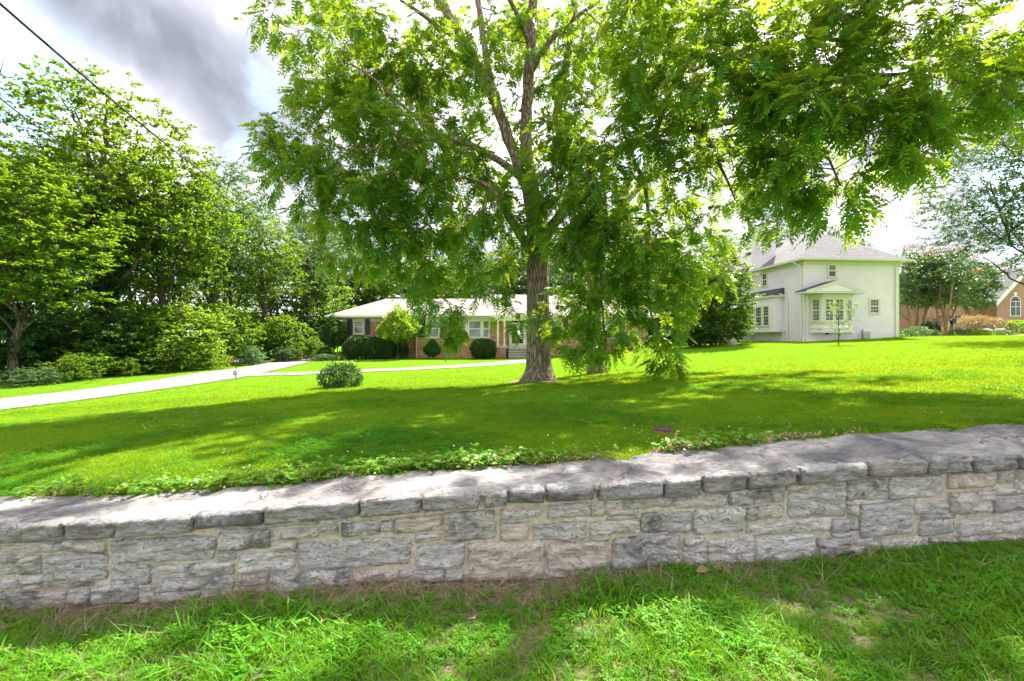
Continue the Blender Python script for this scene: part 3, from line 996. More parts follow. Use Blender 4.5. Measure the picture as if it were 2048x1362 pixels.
def scatter(name, src, pts, scale, seed, tilt=0.2):
    """one object: copies of a tuft on many ground points"""
    rng = np.random.default_rng(seed)
    me = bpy.data.meshes.new(name)
    me.vertices.add(len(pts)); me.vertices.foreach_set("co", np.asarray(pts, np.float32).ravel())
    r = me.attributes.new("rot", 'FLOAT_VECTOR', 'POINT')
    rot = np.stack([rng.normal(0, tilt, len(pts)), rng.normal(0, tilt, len(pts)), rng.uniform(0, 2 * math.pi, len(pts))], 1)
    r.data.foreach_set("vector", rot.astype(np.float32).ravel())
    s = me.attributes.new("scl", 'FLOAT', 'POINT')
    s.data.foreach_set("value", np.asarray(scale, np.float32))
    me.materials.append(src.data.materials[0])
    o = link(name, me, None)
    ng = bpy.data.node_groups.new(name, 'GeometryNodeTree')
    ng.interface.new_socket("Geometry", in_out='INPUT', socket_type='NodeSocketGeometry')
    ng.interface.new_socket("Geometry", in_out='OUTPUT', socket_type='NodeSocketGeometry')
    a = ng.nodes.new("NodeGroupInput"); b = ng.nodes.new("NodeGroupOutput")
    oi = ng.nodes.new("GeometryNodeObjectInfo"); oi.inputs[0].default_value = src
    ip = ng.nodes.new("GeometryNodeInstanceOnPoints")
    ra = ng.nodes.new("GeometryNodeInputNamedAttribute"); ra.data_type = 'FLOAT_VECTOR'; ra.inputs[0].default_value = "rot"
    e2 = ng.nodes.new("FunctionNodeEulerToRotation")
    sa = ng.nodes.new("GeometryNodeInputNamedAttribute"); sa.data_type = 'FLOAT'; sa.inputs[0].default_value = "scl"
    L = ng.links.new
    L(a.outputs[0], ip.inputs["Points"]); L(oi.outputs["Geometry"], ip.inputs["Instance"])
    L(ra.outputs[0], e2.inputs[0]); L(e2.outputs[0], ip.inputs["Rotation"]); L(sa.outputs[0], ip.inputs["Scale"])
    L(ip.outputs[0], b.inputs[0])
    md = o.modifiers.new("scatter", 'NODES'); md.node_group = ng
    return tag(o, kind="stuff")


def noise2(x, y, s, o=0.0):
    return np.array([mnoise.noise(Vector((a * s, b * s, o))) for a, b in zip(x, y)])


_drive_poly = None


def on_paving(x, y):
    """rough test that keeps grass off the driveway and the walk"""
    out = np.zeros(len(x), bool)
    for name in ("driveway", "garden_path"):
        me = bpy.data.objects[name].data
        k = 6
        v = np.array([tuple(q.co) for q in me.vertices])[:90 * k].reshape(90, k, 3)
        a, b = v[:, 0, :2], v[:, -1, :2]
        poly = np.concatenate([a, b[::-1]])
        inside = np.zeros(len(x), bool)
        j = len(poly) - 1
        for i in range(len(poly)):
            xi, yi = poly[i]; xj, yj = poly[j]
            c = ((yi > y) != (yj > y)) & (x < (xj - xi) * (y - yi) / (yj - yi + 1e-12) + xi)
            inside ^= c
            j = i
        out |= inside
    return out


def build_grass():
    rng = np.random.default_rng(3)
    # verge: coarse grass and weeds between the camera and the wall, thin beside the wall
    n = 40000
    x = rng.uniform(-6, 6.5, n); y = wall_y(x) - 0.04 - rng.uniform(0, 1, n) ** 1.1 * 2.6
    d = wall_y(x) - y
    den = np.clip((d - 0.06) / 0.30, 0.03, 1.0) * np.clip(1.0 + 1.5 * noise2(x, y, 1.6, 1.0), 0.5, 1.0)
    den = np.where(x > 0.9, np.maximum(den, 0.75), den)
    keep = rng.uniform(size=n) < den
    x, y, d = x[keep], y[keep], d[keep]
    z = verge_z(x, y)
    p = np.stack([x, y, z], 1)
    kind = rng.uniform(size=len(x)) + 0.35 * noise2(x, y, 2.4, 5.0)
    sc_ = rng.uniform(0.6, 1.25, len(x)) * np.clip(0.75 + 0.5 * noise2(x, y, 1.1, 9.0), 0.5, 1.2)
    fine = blade_tuft("fine_tuft", 26, 0.082, 0.0046, 0.055, 0.8, M["grass_blade"], 1)
    broad = blade_tuft("broad_tuft", 11, 0.095, 0.0115, 0.045, 0.95, M["weed_leaf"], 2, 4)
    weed = leafy_tuft("weed_tuft", 14, 0.022, 0.06, 0.045, M["weed_leaf"], 3)
    dry = blade_tuft("dry_tuft", 16, 0.07, 0.0034, 0.06, 2.4, M["dry_blade"], 4, 3, 1.8)
    a = kind < 0.5; b = (kind >= 0.5) & (kind < 0.80); c = kind >= 0.80
    scatter("verge_grass", fine, p[a], sc_[a], 11)
    scatter("broad_grass", broad, p[b], sc_[b], 12)
    scatter("clover_weeds", weed, p[c], sc_[c] * 0.95, 13)
    n = 6500
    x = rng.uniform(-6, 6.5, n); y = wall_y(x) - 0.02 - rng.uniform(0, 1, n) ** 2.0 * 2.0
    w = np.clip(1.1 - (wall_y(x) - y) / 0.6, 0.16, 1) * np.clip(0.75 + 1.6 * noise2(x, y, 1.6, 3.0), 0.05, 1)
    w *= np.where(x > 1.0, 0.5, 1.3)
    k = rng.uniform(size=n) < w
    x, y = x[k], y[k]
    scatter("dry_thatch", dry, np.stack([x, y, verge_z(x, y) - 0.003], 1), rng.uniform(0.5, 1.2, len(x)), 14, 0.5)
    # lawn: mown turf, fine near the wall, coarser bunches far away
    tree_x, tree_y = G(1078, 762)[:2]
    turf = blade_tuft("turf_tuft", 34, 0.050, 0.0052, 0.085, 0.8, M["lawn_blade"], 5, 2)
    n = 46000
    t = rng.uniform(0, 1, n) ** 1.5 * 8.5
    x = rng.uniform(-1, 1, n) * (4.6 + 1.25 * t); y = wall_y(x) + CAP_D - 0.03 + t
    k = rng.uniform(size=n) < 0.95
    x, y = x[k], y[k]
    off = ~on_paving(x, y)
    x, y = x[off], y[off]
    scatter("lawn_grass", turf, np.stack([x, y, lawn_z(x, y) - 0.006], 1), rng.uniform(0.7, 1.2, len(x)), 15, 0.12)
    far = blade_tuft("far_tuft", 40, 0.055, 0.010, 0.22, 0.8, M["lawn_blade"], 6, 2)
    n = 52000
    t = 7.0 + rng.uniform(0, 1, n) ** 1.15 * 27
    x = rng.uniform(-1.15, 1.25, n) * (t + 4); y = 3.2 + t
    off = ~on_paving(x, y) & (np.hypot(x - tree_x + 0.12, y - tree_y + 0.1) > rng.uniform(0.45, 0.95, n))
    x, y = x[off], y[off]
    scatter("far_lawn_grass", far, np.stack([x, y, lawn_z(x, y) - 0.01], 1), rng.uniform(0.6, 1.15, len(x)), 16, 0.1)
    # clover patches: darker rounded leaves in the turf
    cl_ = leafy_tuft("clover_patch", 26, 0.018, 0.13, 0.040, M["clover_leaf"], 9)
    n = 16000
    t = rng.uniform(0, 1, n) ** 1.4 * 9
    x = rng.uniform(-1, 1, n) * (4.4 + 1.2 * t); y = wall_y(x) + CAP_D + t
    k = rng.uniform(size=n) < np.clip(0.18 + 1.5 * noise2(x, y, 0.55, 21.0), 0.02, 0.8)
    x, y = x[k], y[k]
    scatter("lawn_clover", cl_, np.stack([x, y, lawn_z(x, y) - 0.004], 1), rng.uniform(0.7, 1.15, len(x)), 18, 0.15)
    n = 9000
    t = rng.uniform(0, 1, n) ** 1.2 * 14
    x = rng.uniform(-1, 1, n) * (4.4 + 1.2 * t); y = wall_y(x) + CAP_D + 0.2 + t
    k = (rng.uniform(size=n) < np.clip(0.02 + 1.1 * noise2(x, y, 0.38, 33.0) * noise2(x, y, 1.7, 3.0) * 2, 0.01, 0.35)) & ~on_paving(x, y)
    x, y = x[k], y[k]
    straw = blade_tuft("straw_tuft", 9, 0.045, 0.0036, 0.10, 1.6, M["dry_blade"], 44, 2, 1.2)
    scatter("lawn_straw", straw, np.stack([x, y, lawn_z(x, y)], 1), rng.uniform(0.6, 1.1, len(x)), 20, 0.3)
    # ragged grass along the edges of the paving
    pts = []
    for name in ("driveway", "garden_path"):
        me = bpy.data.objects[name].data
        v = np.array([tuple(q.co) for q in me.vertices])[:540].reshape(90, 6, 3)
        for e in (v[:, 0], v[:, -1]):
            d_ = np.concatenate([[0], np.cumsum(np.linalg.norm(np.diff(e[:, :2], axis=0), axis=1))])
            m_ = int(d_[-1] * 7)
            tt = rng.uniform(0, d_[-1], m_)
            pts.append(np.stack([np.interp(tt, d_, e[:, q]) for q in (0, 1)], 1) + rng.normal(0, 0.06, (m_, 2)))
    pts = np.concatenate(pts)
    scatter("edge_grass", far, np.stack([pts[:, 0], pts[:, 1], lawn_z(pts[:, 0], pts[:, 1]) + 0.004], 1), rng.uniform(0.6, 1.2, len(pts)), 19, 0.2)
    # white clover heads sprinkled over the lawn
    fl = leafy_tuft("clover_head", 2, 0.010, 0.08, 0.06, M["white_petal"], 8, 5)
    n = 1500
    t = rng.uniform(0, 1, n) ** 1.3 * 7
    x = rng.uniform(-1, 1, n) * (4 + t) + 1.0; y = wall_y(x) + CAP_D + 0.3 + t
    k = rng.uniform(size=n) < np.clip(0.25 + 1.4 * noise2(x, y, 0.45, 12.0), 0.0, 1)
    scatter("clover_flowers", fl, np.stack([x[k], y[k], lawn_z(x[k], y[k])], 1), rng.uniform(0.7, 1.2, int(k.sum())), 17, 0.2)


build_grass()

# ------------------------------------------------------------------ trees
def rand_dirs(rng, n, up=0.0):
    d = rng.normal(size=(n, 3)); d /= np.linalg.norm(d, axis=1)[:, None]
    d[:, 2] += up
    return d / np.linalg.norm(d, axis=1)[:, None]


def norm(a): return a / np.maximum(np.linalg.norm(a, axis=-1, keepdims=True), 1e-9)


def simple_leaves(rng, base, dirs, size, wide=0.5, flat=0.6):
    """one folded diamond per leaf"""
    n = len(base)
    s = size * rng.uniform(0.65, 1.3, n)[:, None]
    nrm = norm(rand_dirs(rng, n) * (1 - flat) + np.array((0, 0, 1.0)) * flat)
    d = norm(dirs - nrm * (dirs * nrm).sum(1)[:, None] * 0.75)
    sd = norm(np.cross(d, nrm))
    nn = np.cross(sd, d)
    tip = base + d * s
    mid = base + d * s * 0.45
    a = mid - sd * s * wide * 0.5 + nn * s * 0.08
    b = mid + sd * s * wide * 0.5 + nn * s * 0.08
    V = np.stack([base, a, tip, b], 1).reshape(-1, 3)
    i = np.arange(n)[:, None] * 4
    return V, np.concatenate([i, i + 1, i + 2, i + 3], 1)


def pinnate_leaves(rng, base, dirs, length, pairs=6, width=0.42):
    """feather-like compound leaves: a drooping rachis with paired narrow leaflets"""
    n = len(base)
    L = length * rng.uniform(0.6, 1.2, n)
    nrm = norm(rand_dirs(rng, n) * 0.55 + np.array((0, 0, 1.0)))
    d = norm(dirs)
    sd = norm(np.cross(d, nrm)); up = np.cross(sd, d)
    droop = rng.uniform(0.15, 0.55, n)
    Vs = []
    for k in range(pairs):
        t = 0.22 + 0.78 * (k + 0.5) / pairs
        c = base + d * (L * t)[:, None]; c[:, 2] -= droop * L * t * t
        tang = d.copy(); tang[:, 2] -= droop * 2 * t; tang = norm(tang)
        ll = L * 0.30 * (0.75 + 0.5 * math.sin(math.pi * min(1, t + 0.05)))
        for sgn in (-1, 1):
            ld = norm(sd * sgn * 0.86 + tang * 0.5 + rng.normal(0, 0.12, (n, 3)) + np.array((0, 0, -0.22)))
            w = norm(np.cross(ld, up))
            l = (ll * rng.uniform(0.8, 1.15, n))[:, None]
            Vs.append(np.stack([c, c + ld * l * 0.42 - w * l * width * 0.5, c + ld * l, c + ld * l * 0.42 + w * l * width * 0.5], 1))
    t = 1.0
    c = base + d * L[:, None] * 0.98; c[:, 2] -= droop * L
    tang = d.copy(); tang[:, 2] -= droop * 2; tang = norm(tang)
    w = norm(np.cross(tang, up)); l = (L * 0.24)[:, None]
    Vs.append(np.stack([c, c + tang * l * 0.42 - w * l * width * 0.5, c + tang * l, c + tang * l * 0.42 + w * l * width * 0.5], 1))
    # rachis: thin strip
    m = base + d * L[:, None] * 0.55; m[:, 2] -= droop * L * 0.3
    e = base + d * L[:, None] * 0.98; e[:, 2] -= droop * L
    r = sd * 0.004
    Vs.append(np.stack([base - r, base + r, m + r, m - r], 1)); Vs.append(np.stack([m - r, m + r, e + r * 0.4, e - r * 0.4], 1))
    V = np.stack(Vs, 1).reshape(-1, 3)
    q = len(V) // 4
    return V, np.arange(q * 4).reshape(q, 4)


class Skeleton:
    def __init__(s):
        s.pos = np.zeros((0, 3)); s.rad = np.zeros(0); s.paths = []

    def add(s, pts, radii, sides=8, wob=0.0, rng=None, step=0.3):
        """smooth limb through control points"""
        pts = np.array(pts, float); radii = np.array(radii, float)
        d = np.concatenate([[0], np.cumsum(np.linalg.norm(np.diff(pts, axis=0), axis=1))])
        n = max(3, int(d[-1] / step) + 1)
        t = np.linspace(0, d[-1], n)
        # Catmull-like smoothing: interpolate then relax
        q = np.stack([np.interp(t, d, pts[:, k]) for k in range(3)], 1)
        for _ in range(2):
            q[1:-1] = (q[:-2] + 2 * q[1:-1] + q[2:]) / 4
        if wob and rng is not None:
            q[1:-1] += rng.normal(0, wob, (n - 2, 3))
        r = np.interp(t, d, radii)
        s.paths.append((q, r, sides))
        s.pos = np.concatenate([s.pos, q]); s.rad = np.concatenate([s.rad, r])

    def grow(s, target, rng, rmax=0.05, bend=0.18, zpen=0.6):
        dv = s.pos - target
        dist = np.linalg.norm(dv, axis=1) + np.maximum(0, dv[:, 2]) * zpen
        dist = dist - np.minimum(s.rad, 0.12) * 2.0
        i = int(np.argmin(dist))
        a = s.pos[i]; L = np.linalg.norm(target - a)
        r0 = min(s.rad[i] * 0.6, 0.010 + 0.013 * L, rmax)
        n = max(3, int(L / 0.3) + 1)
        mid = (a + target) / 2 + rng.normal(0, bend * L * 0.5, 3) + np.array((0, 0, bend * L * 0.5))
        t = np.linspace(0, 1, n)[:, None]
        q = (1 - t) ** 2 * a + 2 * t * (1 - t) * mid + t * t * target
        r = r0 + (0.007 - r0) * t[:, 0] ** 0.8
        s.paths.append((q, r, 5 if r0 > 0.02 else 4))
        s.pos = np.concatenate([s.pos, q[1:]]); s.rad = np.concatenate([s.rad, r[1:]])
        return norm(q[-1] - q[-2])

    def mesh(s, name, off, lo=0.0, hi=9.0):
        mb = MB()
        for q, r, sides in s.paths:
            mb.tube(q, list(r), sides, cap=False)
        v = np.array(mb.v) - off
        return fast_mesh(name, v, np.array(mb.f))


def clump_points(rng, blobs, per):
    out = []
    for c, r in blobs:
        k = max(2, int(per * r ** 2.1))
        d = rand_dirs(rng, k)
        rr = r * rng.uniform(0.25, 1.0, k) ** 0.45
        q = np.array(c) + d * rr[:, None] * np.array((1, 1, 0.8))
        out.append(q)
    return np.concatenate(out)


def foliage(rng, sk, clumps, twigs, twig_len, per_twig, kind, size, wide=0.5, flat=0.6, rmax=0.05, droop=0.0, order_from=None, layer=1.0):
    """branches out to every clump, twigs round it and leaves along the twigs"""
    if order_from is None:
        order_from = sk.pos.mean(0)
    dmin = np.array([np.linalg.norm(sk.pos - c, axis=1).min() for c in clumps])
    bases, dirs = [], []
    twv, twf = [], []
    for i in np.argsort(dmin):
        c = clumps[i]
        ax = sk.grow(c, rng, rmax)
        k = twigs
        d = norm(rand_dirs(rng, k) + ax * 0.55 + np.array((0, 0, -droop)))
        d[:, 2] *= layer
        L = twig_len * rng.uniform(0.5, 1.15, k)
        for j in range(k):
            tip = c + d[j] * L[j]; tip[2] -= droop * L[j] * 0.5
            t = rng.uniform(0.15, 1.0, per_twig) ** 0.8
            bases.append(c + (tip - c) * t[:, None])
            dd = norm(rand_dirs(rng, per_twig) * 0.85 + d[j] * 0.8 + np.array((0, 0, -0.15 - droop * 0.5)))
            dirs.append(dd)
            sk.paths.append((np.array([c, tip]), np.array([0.006, 0.003]), 3))
    base = np.concatenate(bases); dr = np.concatenate(dirs)
    if kind == 'pinnate':
        return pinnate_leaves(rng, base, dr, size)
    return simple_leaves(rng, base, dr, size, wide, flat)


def trunk_mesh(name, pts, radii, off, sides=48, ridge=0.05, flare=0.0, step=0.07, seed=0):
    """a trunk with bark furrows in its outline and buttressed roots"""
    pts = np.array(pts, float); radii = np.array(radii, float)
    d = np.concatenate([[0], np.cumsum(np.linalg.norm(np.diff(pts, axis=0), axis=1))])
    n = int(d[-1] / step) + 2
    t = np.linspace(0, d[-1], n)
    q = np.stack([np.interp(t, d, pts[:, k]) for k in range(3)], 1)
    r = np.interp(t, d, radii)
    for _ in range(3):
        q[1:-1] = (q[:-2] + 2 * q[1:-1] + q[2:]) / 4
        r[1:-1] = (r[:-2] + 2 * r[1:-1] + r[2:]) / 4
    a = np.linspace(0, 2 * np.pi, sides, endpoint=False)
    V = []
    for i in range(n):
        for k in range(sides):
            ca, sa = math.cos(a[k]), math.sin(a[k])
            f = 1 + ridge * (mnoise.ridged_multi_fractal(Vector((ca * 4.2 + seed, sa * 4.2, t[i] * 0.75)), 0.9, 2.1, 3, 1.0, 2.0) - 1.0)
            f += 0.05 * mnoise.noise(Vector((ca * 1.3, sa * 1.3 + seed, t[i] * 0.8)))
            if flare:
                k2 = max(0.0, 1 - t[i] / 0.7) ** 2.2
                f += flare * k2 * (0.55 + 0.6 * mnoise.noise(Vector((ca * 2.1, sa * 2.1, seed + 5.0))))
            V.append((q[i][0] + ca * r[i] * f, q[i][1] + sa * r[i] * f, q[i][2]))
    V = np.array(V) - off
    i = np.arange(n * sides).reshape(n, sides)
    j = np.roll(i, -1, axis=1)
    f = np.stack([i[:-1], j[:-1], j[1:], i[1:]], -1).reshape(-1, 4)
    return fast_mesh(name, V, f)


# ---- the big walnut in the middle of the lawn
def build_walnut():
    rng = np.random.default_rng(21)
    g = G(1078, 762)
    d0 = g[1]
    k = d0 / 13.0            # the limbs were measured for a trunk 13 m away

    def Q(px, py, d): return P(px, py, d * k)
    base = Q(1079, 764, 13); base[2] = g[2] - 0.08
    tp = [base, Q(1079, 745, 13), Q(1077, 700, 13), Q(1076, 600, 13), Q(1075, 500, 13), Q(1071, 430, 13), Q(1054, 345, 13), Q(1051, 300, 12.95)]
    tr = [0.40, 0.37, 0.335, 0.315, 0.30, 0.27, 0.23, 0.17]
    root = empty("walnut_tree", (base[0], base[1], g[2]), "big walnut with thick straight trunk and wide feathery crown in the middle of the lawn", "tree")
    off = np.array(root.location)
    link("trunk", trunk_mesh("trunk", tp, np.array(tr) * k, off, 72, 0.07, 1.0), M["walnut_bark"], root, True)
    # bare earth worn round the foot
    ring = []
    nr, na = 9, 40
    for i in range(nr):
        for j in range(na):
            a_ = 2 * math.pi * j / na
            R_ = (0.15 + 0.85 * i / (nr - 1)) * (0.82 + 0.30 * mnoise.noise(Vector((math.cos(a_) * 1.6, math.sin(a_) * 1.6, 2.0))))
            x_, y_ = base[0] - 0.12 + math.cos(a_) * R_, base[1] - 0.10 + math.sin(a_) * R_
            ring.append((x_, y_, lz(x_, y_) + 0.022 * (1 - (i / (nr - 1)) ** 3) - 0.003 + 0.006 * mnoise.noise(Vector((x_ * 9, y_ * 9, 0)))))
    ii = np.arange(nr * na).reshape(nr, na); jj = np.roll(ii, -1, axis=1)
    tag(link("bare_soil", fast_mesh("bare_soil", np.array(ring), np.stack([ii[:-1], ii[1:], jj[1:], jj[:-1]], -1).reshape(-1, 4)), M["bare_earth"], None, True), kind="structure")
    sk = Skeleton()
    LIMBS = [
        ([(1052, 330, 13), (1050, 270, 12.9), (1057, 180, 12.6), (1060, 90, 12.3), (1066, 0, 12), (1075, -150, 11.5), (1090, -320, 11)], [.19, .17, .155, .135, .12, .09, .04]),
        ([(1064, 140, 12.5), (1090, 90, 12.2), (1115, 62, 12), (1165, 25, 11.5), (1240, -30, 11)], [.10, .08, .065, .05, .03]),
        ([(1056, 375, 13), (1035, 325, 13), (1012, 260, 13), (985, 190, 13), (950, 120, 13), (905, 45, 13), (860, -30, 13), (800, -160, 13)], [.20, .17, .16, .15, .14, .125, .11, .06]),
        ([(988, 200, 13), (975, 130, 13.2), (962, 50, 13.4), (953, -40, 13.5), (950, -170, 13.5)], [.12, .10, .09, .075, .04]),
        ([(905, 72, 13), (870, 50, 12.5), (845, 28, 12.2), (800, 0, 12)], [.06, .055, .05, .03]),
        ([(1052, 365, 13), (1028, 340, 12.9), (985, 312, 12.7), (935, 286, 12.4), (890, 272, 12), (830, 280, 11.6), (760, 300, 11.2), (680, 300, 10.9)], [.13, .11, .10, .09, .07, .05, .035, .02]),
        ([(880, 272, 12), (830, 230, 11.8), (770, 180, 11.5), (720, 130, 11.3), (680, 122, 11.2)], [.05, .04, .035, .03, .018]),
        ([(1068, 505, 12.9), (1040, 475, 12.6), (1015, 430, 12.2), (1006, 405, 12), (985, 370, 11.9), (930, 352, 11.8), (880, 360, 11.7)], [.15, .13, .10, .08, .055, .035, .018]),
        ([(1082, 490, 12.9), (1108, 445, 12.6), (1130, 415, 12.3), (1180, 345, 11.9), (1222, 303, 11.5), (1310, 268, 11), (1400, 255, 10.3), (1500, 237, 9.4), (1560, 197, 8.9), (1640, 165, 8.3), (1760, 150, 7.7), (1900, 140, 7.2)],
         [.17, .15, .135, .125, .12, .10, .085, .075, .065, .05, .035, .02]),
        ([(1250, 292, 11.3), (1290, 360, 11), (1300, 430, 11), (1290, 520, 11), (1300, 620, 11), (1320, 700, 11)], [.06, .05, .04, .035, .025, .015]),
        ([(1200, 322, 11.7), (1215, 420, 11.3), (1200, 520, 11.3), (1205, 620, 11.3), (1212, 700, 11.2)], [.05, .04, .035, .025, .015]),
        ([(1560, 197, 8.9), (1600, 240, 8.6), (1650, 300, 8.3), (1680, 370, 8.1)], [.045, .035, .025, .015]),
        ([(1400, 255, 10.3), (1440, 330, 10.2), (1470, 400, 10.4)], [.05, .035, .018]),
        ([(1310, 268, 11), (1340, 180, 10.5), (1400, 90, 9.8), (1480, 0, 9.3), (1560, -90, 9)], [.07, .055, .045, .035, .02]),
        ([(1060, 90, 12.3), (1030, 20, 11.5), (980, -80, 10.5), (900, -180, 9.8)], [.07, .055, .045, .025]),
        ([(860, -30, 13), (760, -60, 12), (640, -40, 11), (560, 0, 10.3)], [.07, .05, .035, .018]),
    ]
    for pts, r in LIMBS:
        sk.add([Q(*p) for p in pts], np.array(r) * k, 10, 0.012, rng)
    B = [(600, 310, 11, .95), (690, 255, 11.5, 1.1), (680, 360, 11, 1.1), (760, 320, 12, 1.25), (640, 390, 11, .8), (710, 430, 11.5, 1.0), (565, 285, 10.8, .45), (935, 335, 12.0, .75), (865, 300, 11.5, .7), (930, 400, 11.7, .75), (790, 270, 11.3, .7), (880, 370, 11.5, .7), (1000, 330, 12.2, .5), (940, 130, 12.2, .8), (1010, 200, 12.2, .6), (1030, 60, 11.8, .8), (870, 100, 12, .9),
         (760, 480, 12, 1.05), (830, 530, 12, .85), (890, 595, 11.5, .45), (705, 490, 11.5, .7), (900, 500, 12.5, 1.1), (850, 430, 13, 1.3), (955, 560, 12, .6),
         (650, 110, 12, 1.0), (720, 170, 13, 1.2), (660, 200, 12, .8), (800, 200, 13, 1.4), (860, 320, 13.5, 1.4), (780, 60, 12, 1.3), (900, 180, 15, 1.4), (950, 400, 14, 1.2), (960, 250, 15, 1.4),
         (560, 5, 10, .75), (650, -10, 10.5, .9), (710, -70, 11, 1.4), (880, -20, 14, 1.3),
         (1000, 90, 15, 1.4), (1035, 430, 12, .8), (1000, 480, 13, .9), (1085, 250, 15.5, 1.4), (1120, 110, 15, 1.4), (1010, 545, 13, .55), (1032, 632, 12, .35), (900, 640, 11.7, .3),
         (1180, 380, 11.5, 1.25), (1250, 420, 11, 1.3), (1230, 500, 11, 1.2), (1150, 470, 11.5, .8), (1300, 520, 11, 1.1), (1280, 600, 11, .9), (1200, 590, 11.5, .8), (1330, 620, 11, .7), (1213, 662, 11, .42),
         (1318, 676, 11, .34), (1150, 640, 12, .4), (1326, 715, 11, .2), (1210, 705, 11.3, .26), (1180, 680, 10.9, .3), (1350, 550, 11, .55), (1125, 610, 12, .35), (1120, 500, 11, .5), (1185, 555, 10.8, .55), (1195, 630, 10.8, .45), (1075, 420, 11.5, .6), (1130, 340, 11.5, .9),
         (1200, 250, 11, 1.4), (1300, 180, 10, 1.35), (1350, 300, 10.5, 1.25), (1250, 80, 11, 1.5), (1400, 100, 9.5, 1.4), (1450, 200, 9, 1.25), (1450, 330, 10, 1.05), (1550, 120, 8.5, 1.25), (1580, 250, 8.5, 1.1),
         (1560, 340, 9, .85), (1510, 375, 10, .5), (1415, 395, 11, .75), (1560, 425, 10.5, .3), (1650, 180, 8, 1.15), (1700, 290, 8, .95), (1620, 370, 8.5, .65), (1690, 375, 8, .45), (1760, 200, 7.5, 1.05),
         (1820, 260, 7.5, .75), (1850, 140, 7.2, .95), (1930, 170, 7, .75), (1985, 185, 7, .35), (1940, 60, 7, .9), (1750, 60, 7.8, 1.1), (1620, 40, 8.5, 1.3), (1450, -10, 9.5, 1.3), (2040, 100, 7, .55),
         (1000, -150, 13, 1.8), (820, -190, 12, 1.6), (1200, -200, 12, 1.8), (1400, -150, 10, 1.6), (1000, -350, 12, 1.8), (1600, -110, 9, 1.4), (1790, -60, 8, 1.1), (1250, -340, 11, 1.6),
         (980, -60, 10, 1.5), (1150, -40, 10, 1.4), (900, -200, 9.6, 1.5), (700, 40, 15, 1.3), (1100, 20, 17, 1.5), (900, 60, 17, 1.5), (1000, 330, 16, 1.1), (1240, 20, 14.5, 1.4)]
    blobs = [(Q(a, b, c), r * k) for a, b, c, r in B]
    per = [1.2 if b_[1] <= 0 else 5.0 if b_[2] >= 14.5 else 9.0 if b_[0] < 1110 else 10.0 if (1140 < b_[0] < 1260 and b_[1] >= 330) else 7.4 if (b_[0] < 1480 and b_[1] >= 330) else 8.0 for b_ in B]
    cl = np.concatenate([clump_points(rng, [q], w) for q, w in zip(blobs, per)])
    V, Fc = foliage(rng, sk, cl, 5, 0.58 * k, 6, 'pinnate', 0.385 * k, rmax=0.055, droop=0.12)
    link("limbs", sk.mesh("limbs", off), M["walnut_bark"], root, True)
    o = link("crown", fast_mesh("crown", V - off, Fc), M["walnut_leaf"], root)
    o["kind"] = "stuff"
    print("walnut clumps", len(cl), "quads", len(Fc))
    # ring of bare earth and roots at the foot
    # ---- second walnut just behind
    rng = np.random.default_rng(31)
    g2 = G(1192, 747)
    k2 = g2[1] / 15.0

    def Q2(px, py, d): return P(px, py, d * k2)
    b2 = Q2(1192, 748, 15); b2[2] = g2[2] - 0.06
    tp = [b2, Q2(1191, 700, 15), Q2(1189, 620, 15), Q2(1186, 540, 15), Q2(1178, 460, 15), Q2(1150, 360, 15), Q2(1122, 270, 15)]
    r2 = empty("walnut_tree", (b2[0], b2[1], g2[2]), "slimmer dark-trunked walnut behind the hanging leaves right of the big trunk", "tree")
    off = np.array(r2.location)
    link("trunk", trunk_mesh("trunk", tp, np.array([.27, .235, .225, .21, .19, .17, .15]) * k2, off, 40, 0.06, 0.4, seed=9), M["walnut_bark"], r2, True)
    sk = Skeleton()
    for pts, r in [
        ([(1122, 275, 15), (1112, 235, 14.9), (1122, 180, 14.8), (1140, 90, 14.6), (1150, 0, 14.5), (1160, -150, 14)], [.155, .15, .14, .12, .10, .06]),
        ([(1178, 460, 15), (1240, 415, 14.6), (1320, 335, 14.2), (1372, 300, 14), (1480, 265, 13.5), (1600, 300, 13)], [.12, .11, .09, .075, .05, .025]),
        ([(1300, 355, 14.3), (1345, 345, 14.2), (1400, 330, 14), (1450, 370, 14)], [.06, .05, .035, .02]),
        ([(1140, 90, 14.6), (1170, 130, 15), (1200, 60, 16), (1260, -20, 17)], [.05, .05, .045, .025]),
        ([(1186, 560, 15), (1205, 565, 14.7), (1235, 590, 14.4), (1270, 640, 14.2)], [.05, .045, .03, .015])]:
        sk.add([Q2(*p) for p in pts], np.array(r) * k2, 8, 0.012, rng)
    B = [(1390, 480, 15.5, .9), (1485, 375, 15, .9), (1350, 400, 15, 1.2), (1270, 330, 16, 1.3), (1420, 280, 16, 1.3), (1550, 300, 14.5, 1.2), (1600, 400, 14.5, .7), (1330, 180, 17, 1.5), (1180, 160, 17, 1.4),
         (1250, 30, 17, 1.6), (1150, -120, 15, 1.6), (1380, 40, 16.5, 1.5), (1500, 150, 15.5, 1.4), (1600, 200, 15, 1.1), (1240, 640, 14.5, .7), (1300, 660, 14.3, .5), (1160, 560, 15, .5), (1340, 540, 14.8, .9), (1060, 60, 17, 1.3),
         (1700, 120, 14.5, 1.0), (1560, 60, 15, 1.3), (1420, 560, 14.6, .5)]
    blobs = [(Q2(a, b, c), r * k2) for a, b, c, r in B]
    cl = clump_points(rng, blobs, 2.7)
    V, Fc = foliage(rng, sk, cl, 5, 0.60 * k2, 5, 'pinnate', 0.41 * k2, rmax=0.05, droop=0.1)
    link("limbs", sk.mesh("limbs", off), M["walnut_bark"], r2, True)
    o = link("crown", fast_mesh("crown", V - off, Fc), M["walnut_leaf"], r2)
    o["kind"] = "stuff"


build_walnut()


# ---- prototype crowns for the other trees; copies share their meshes
PROTO = {}


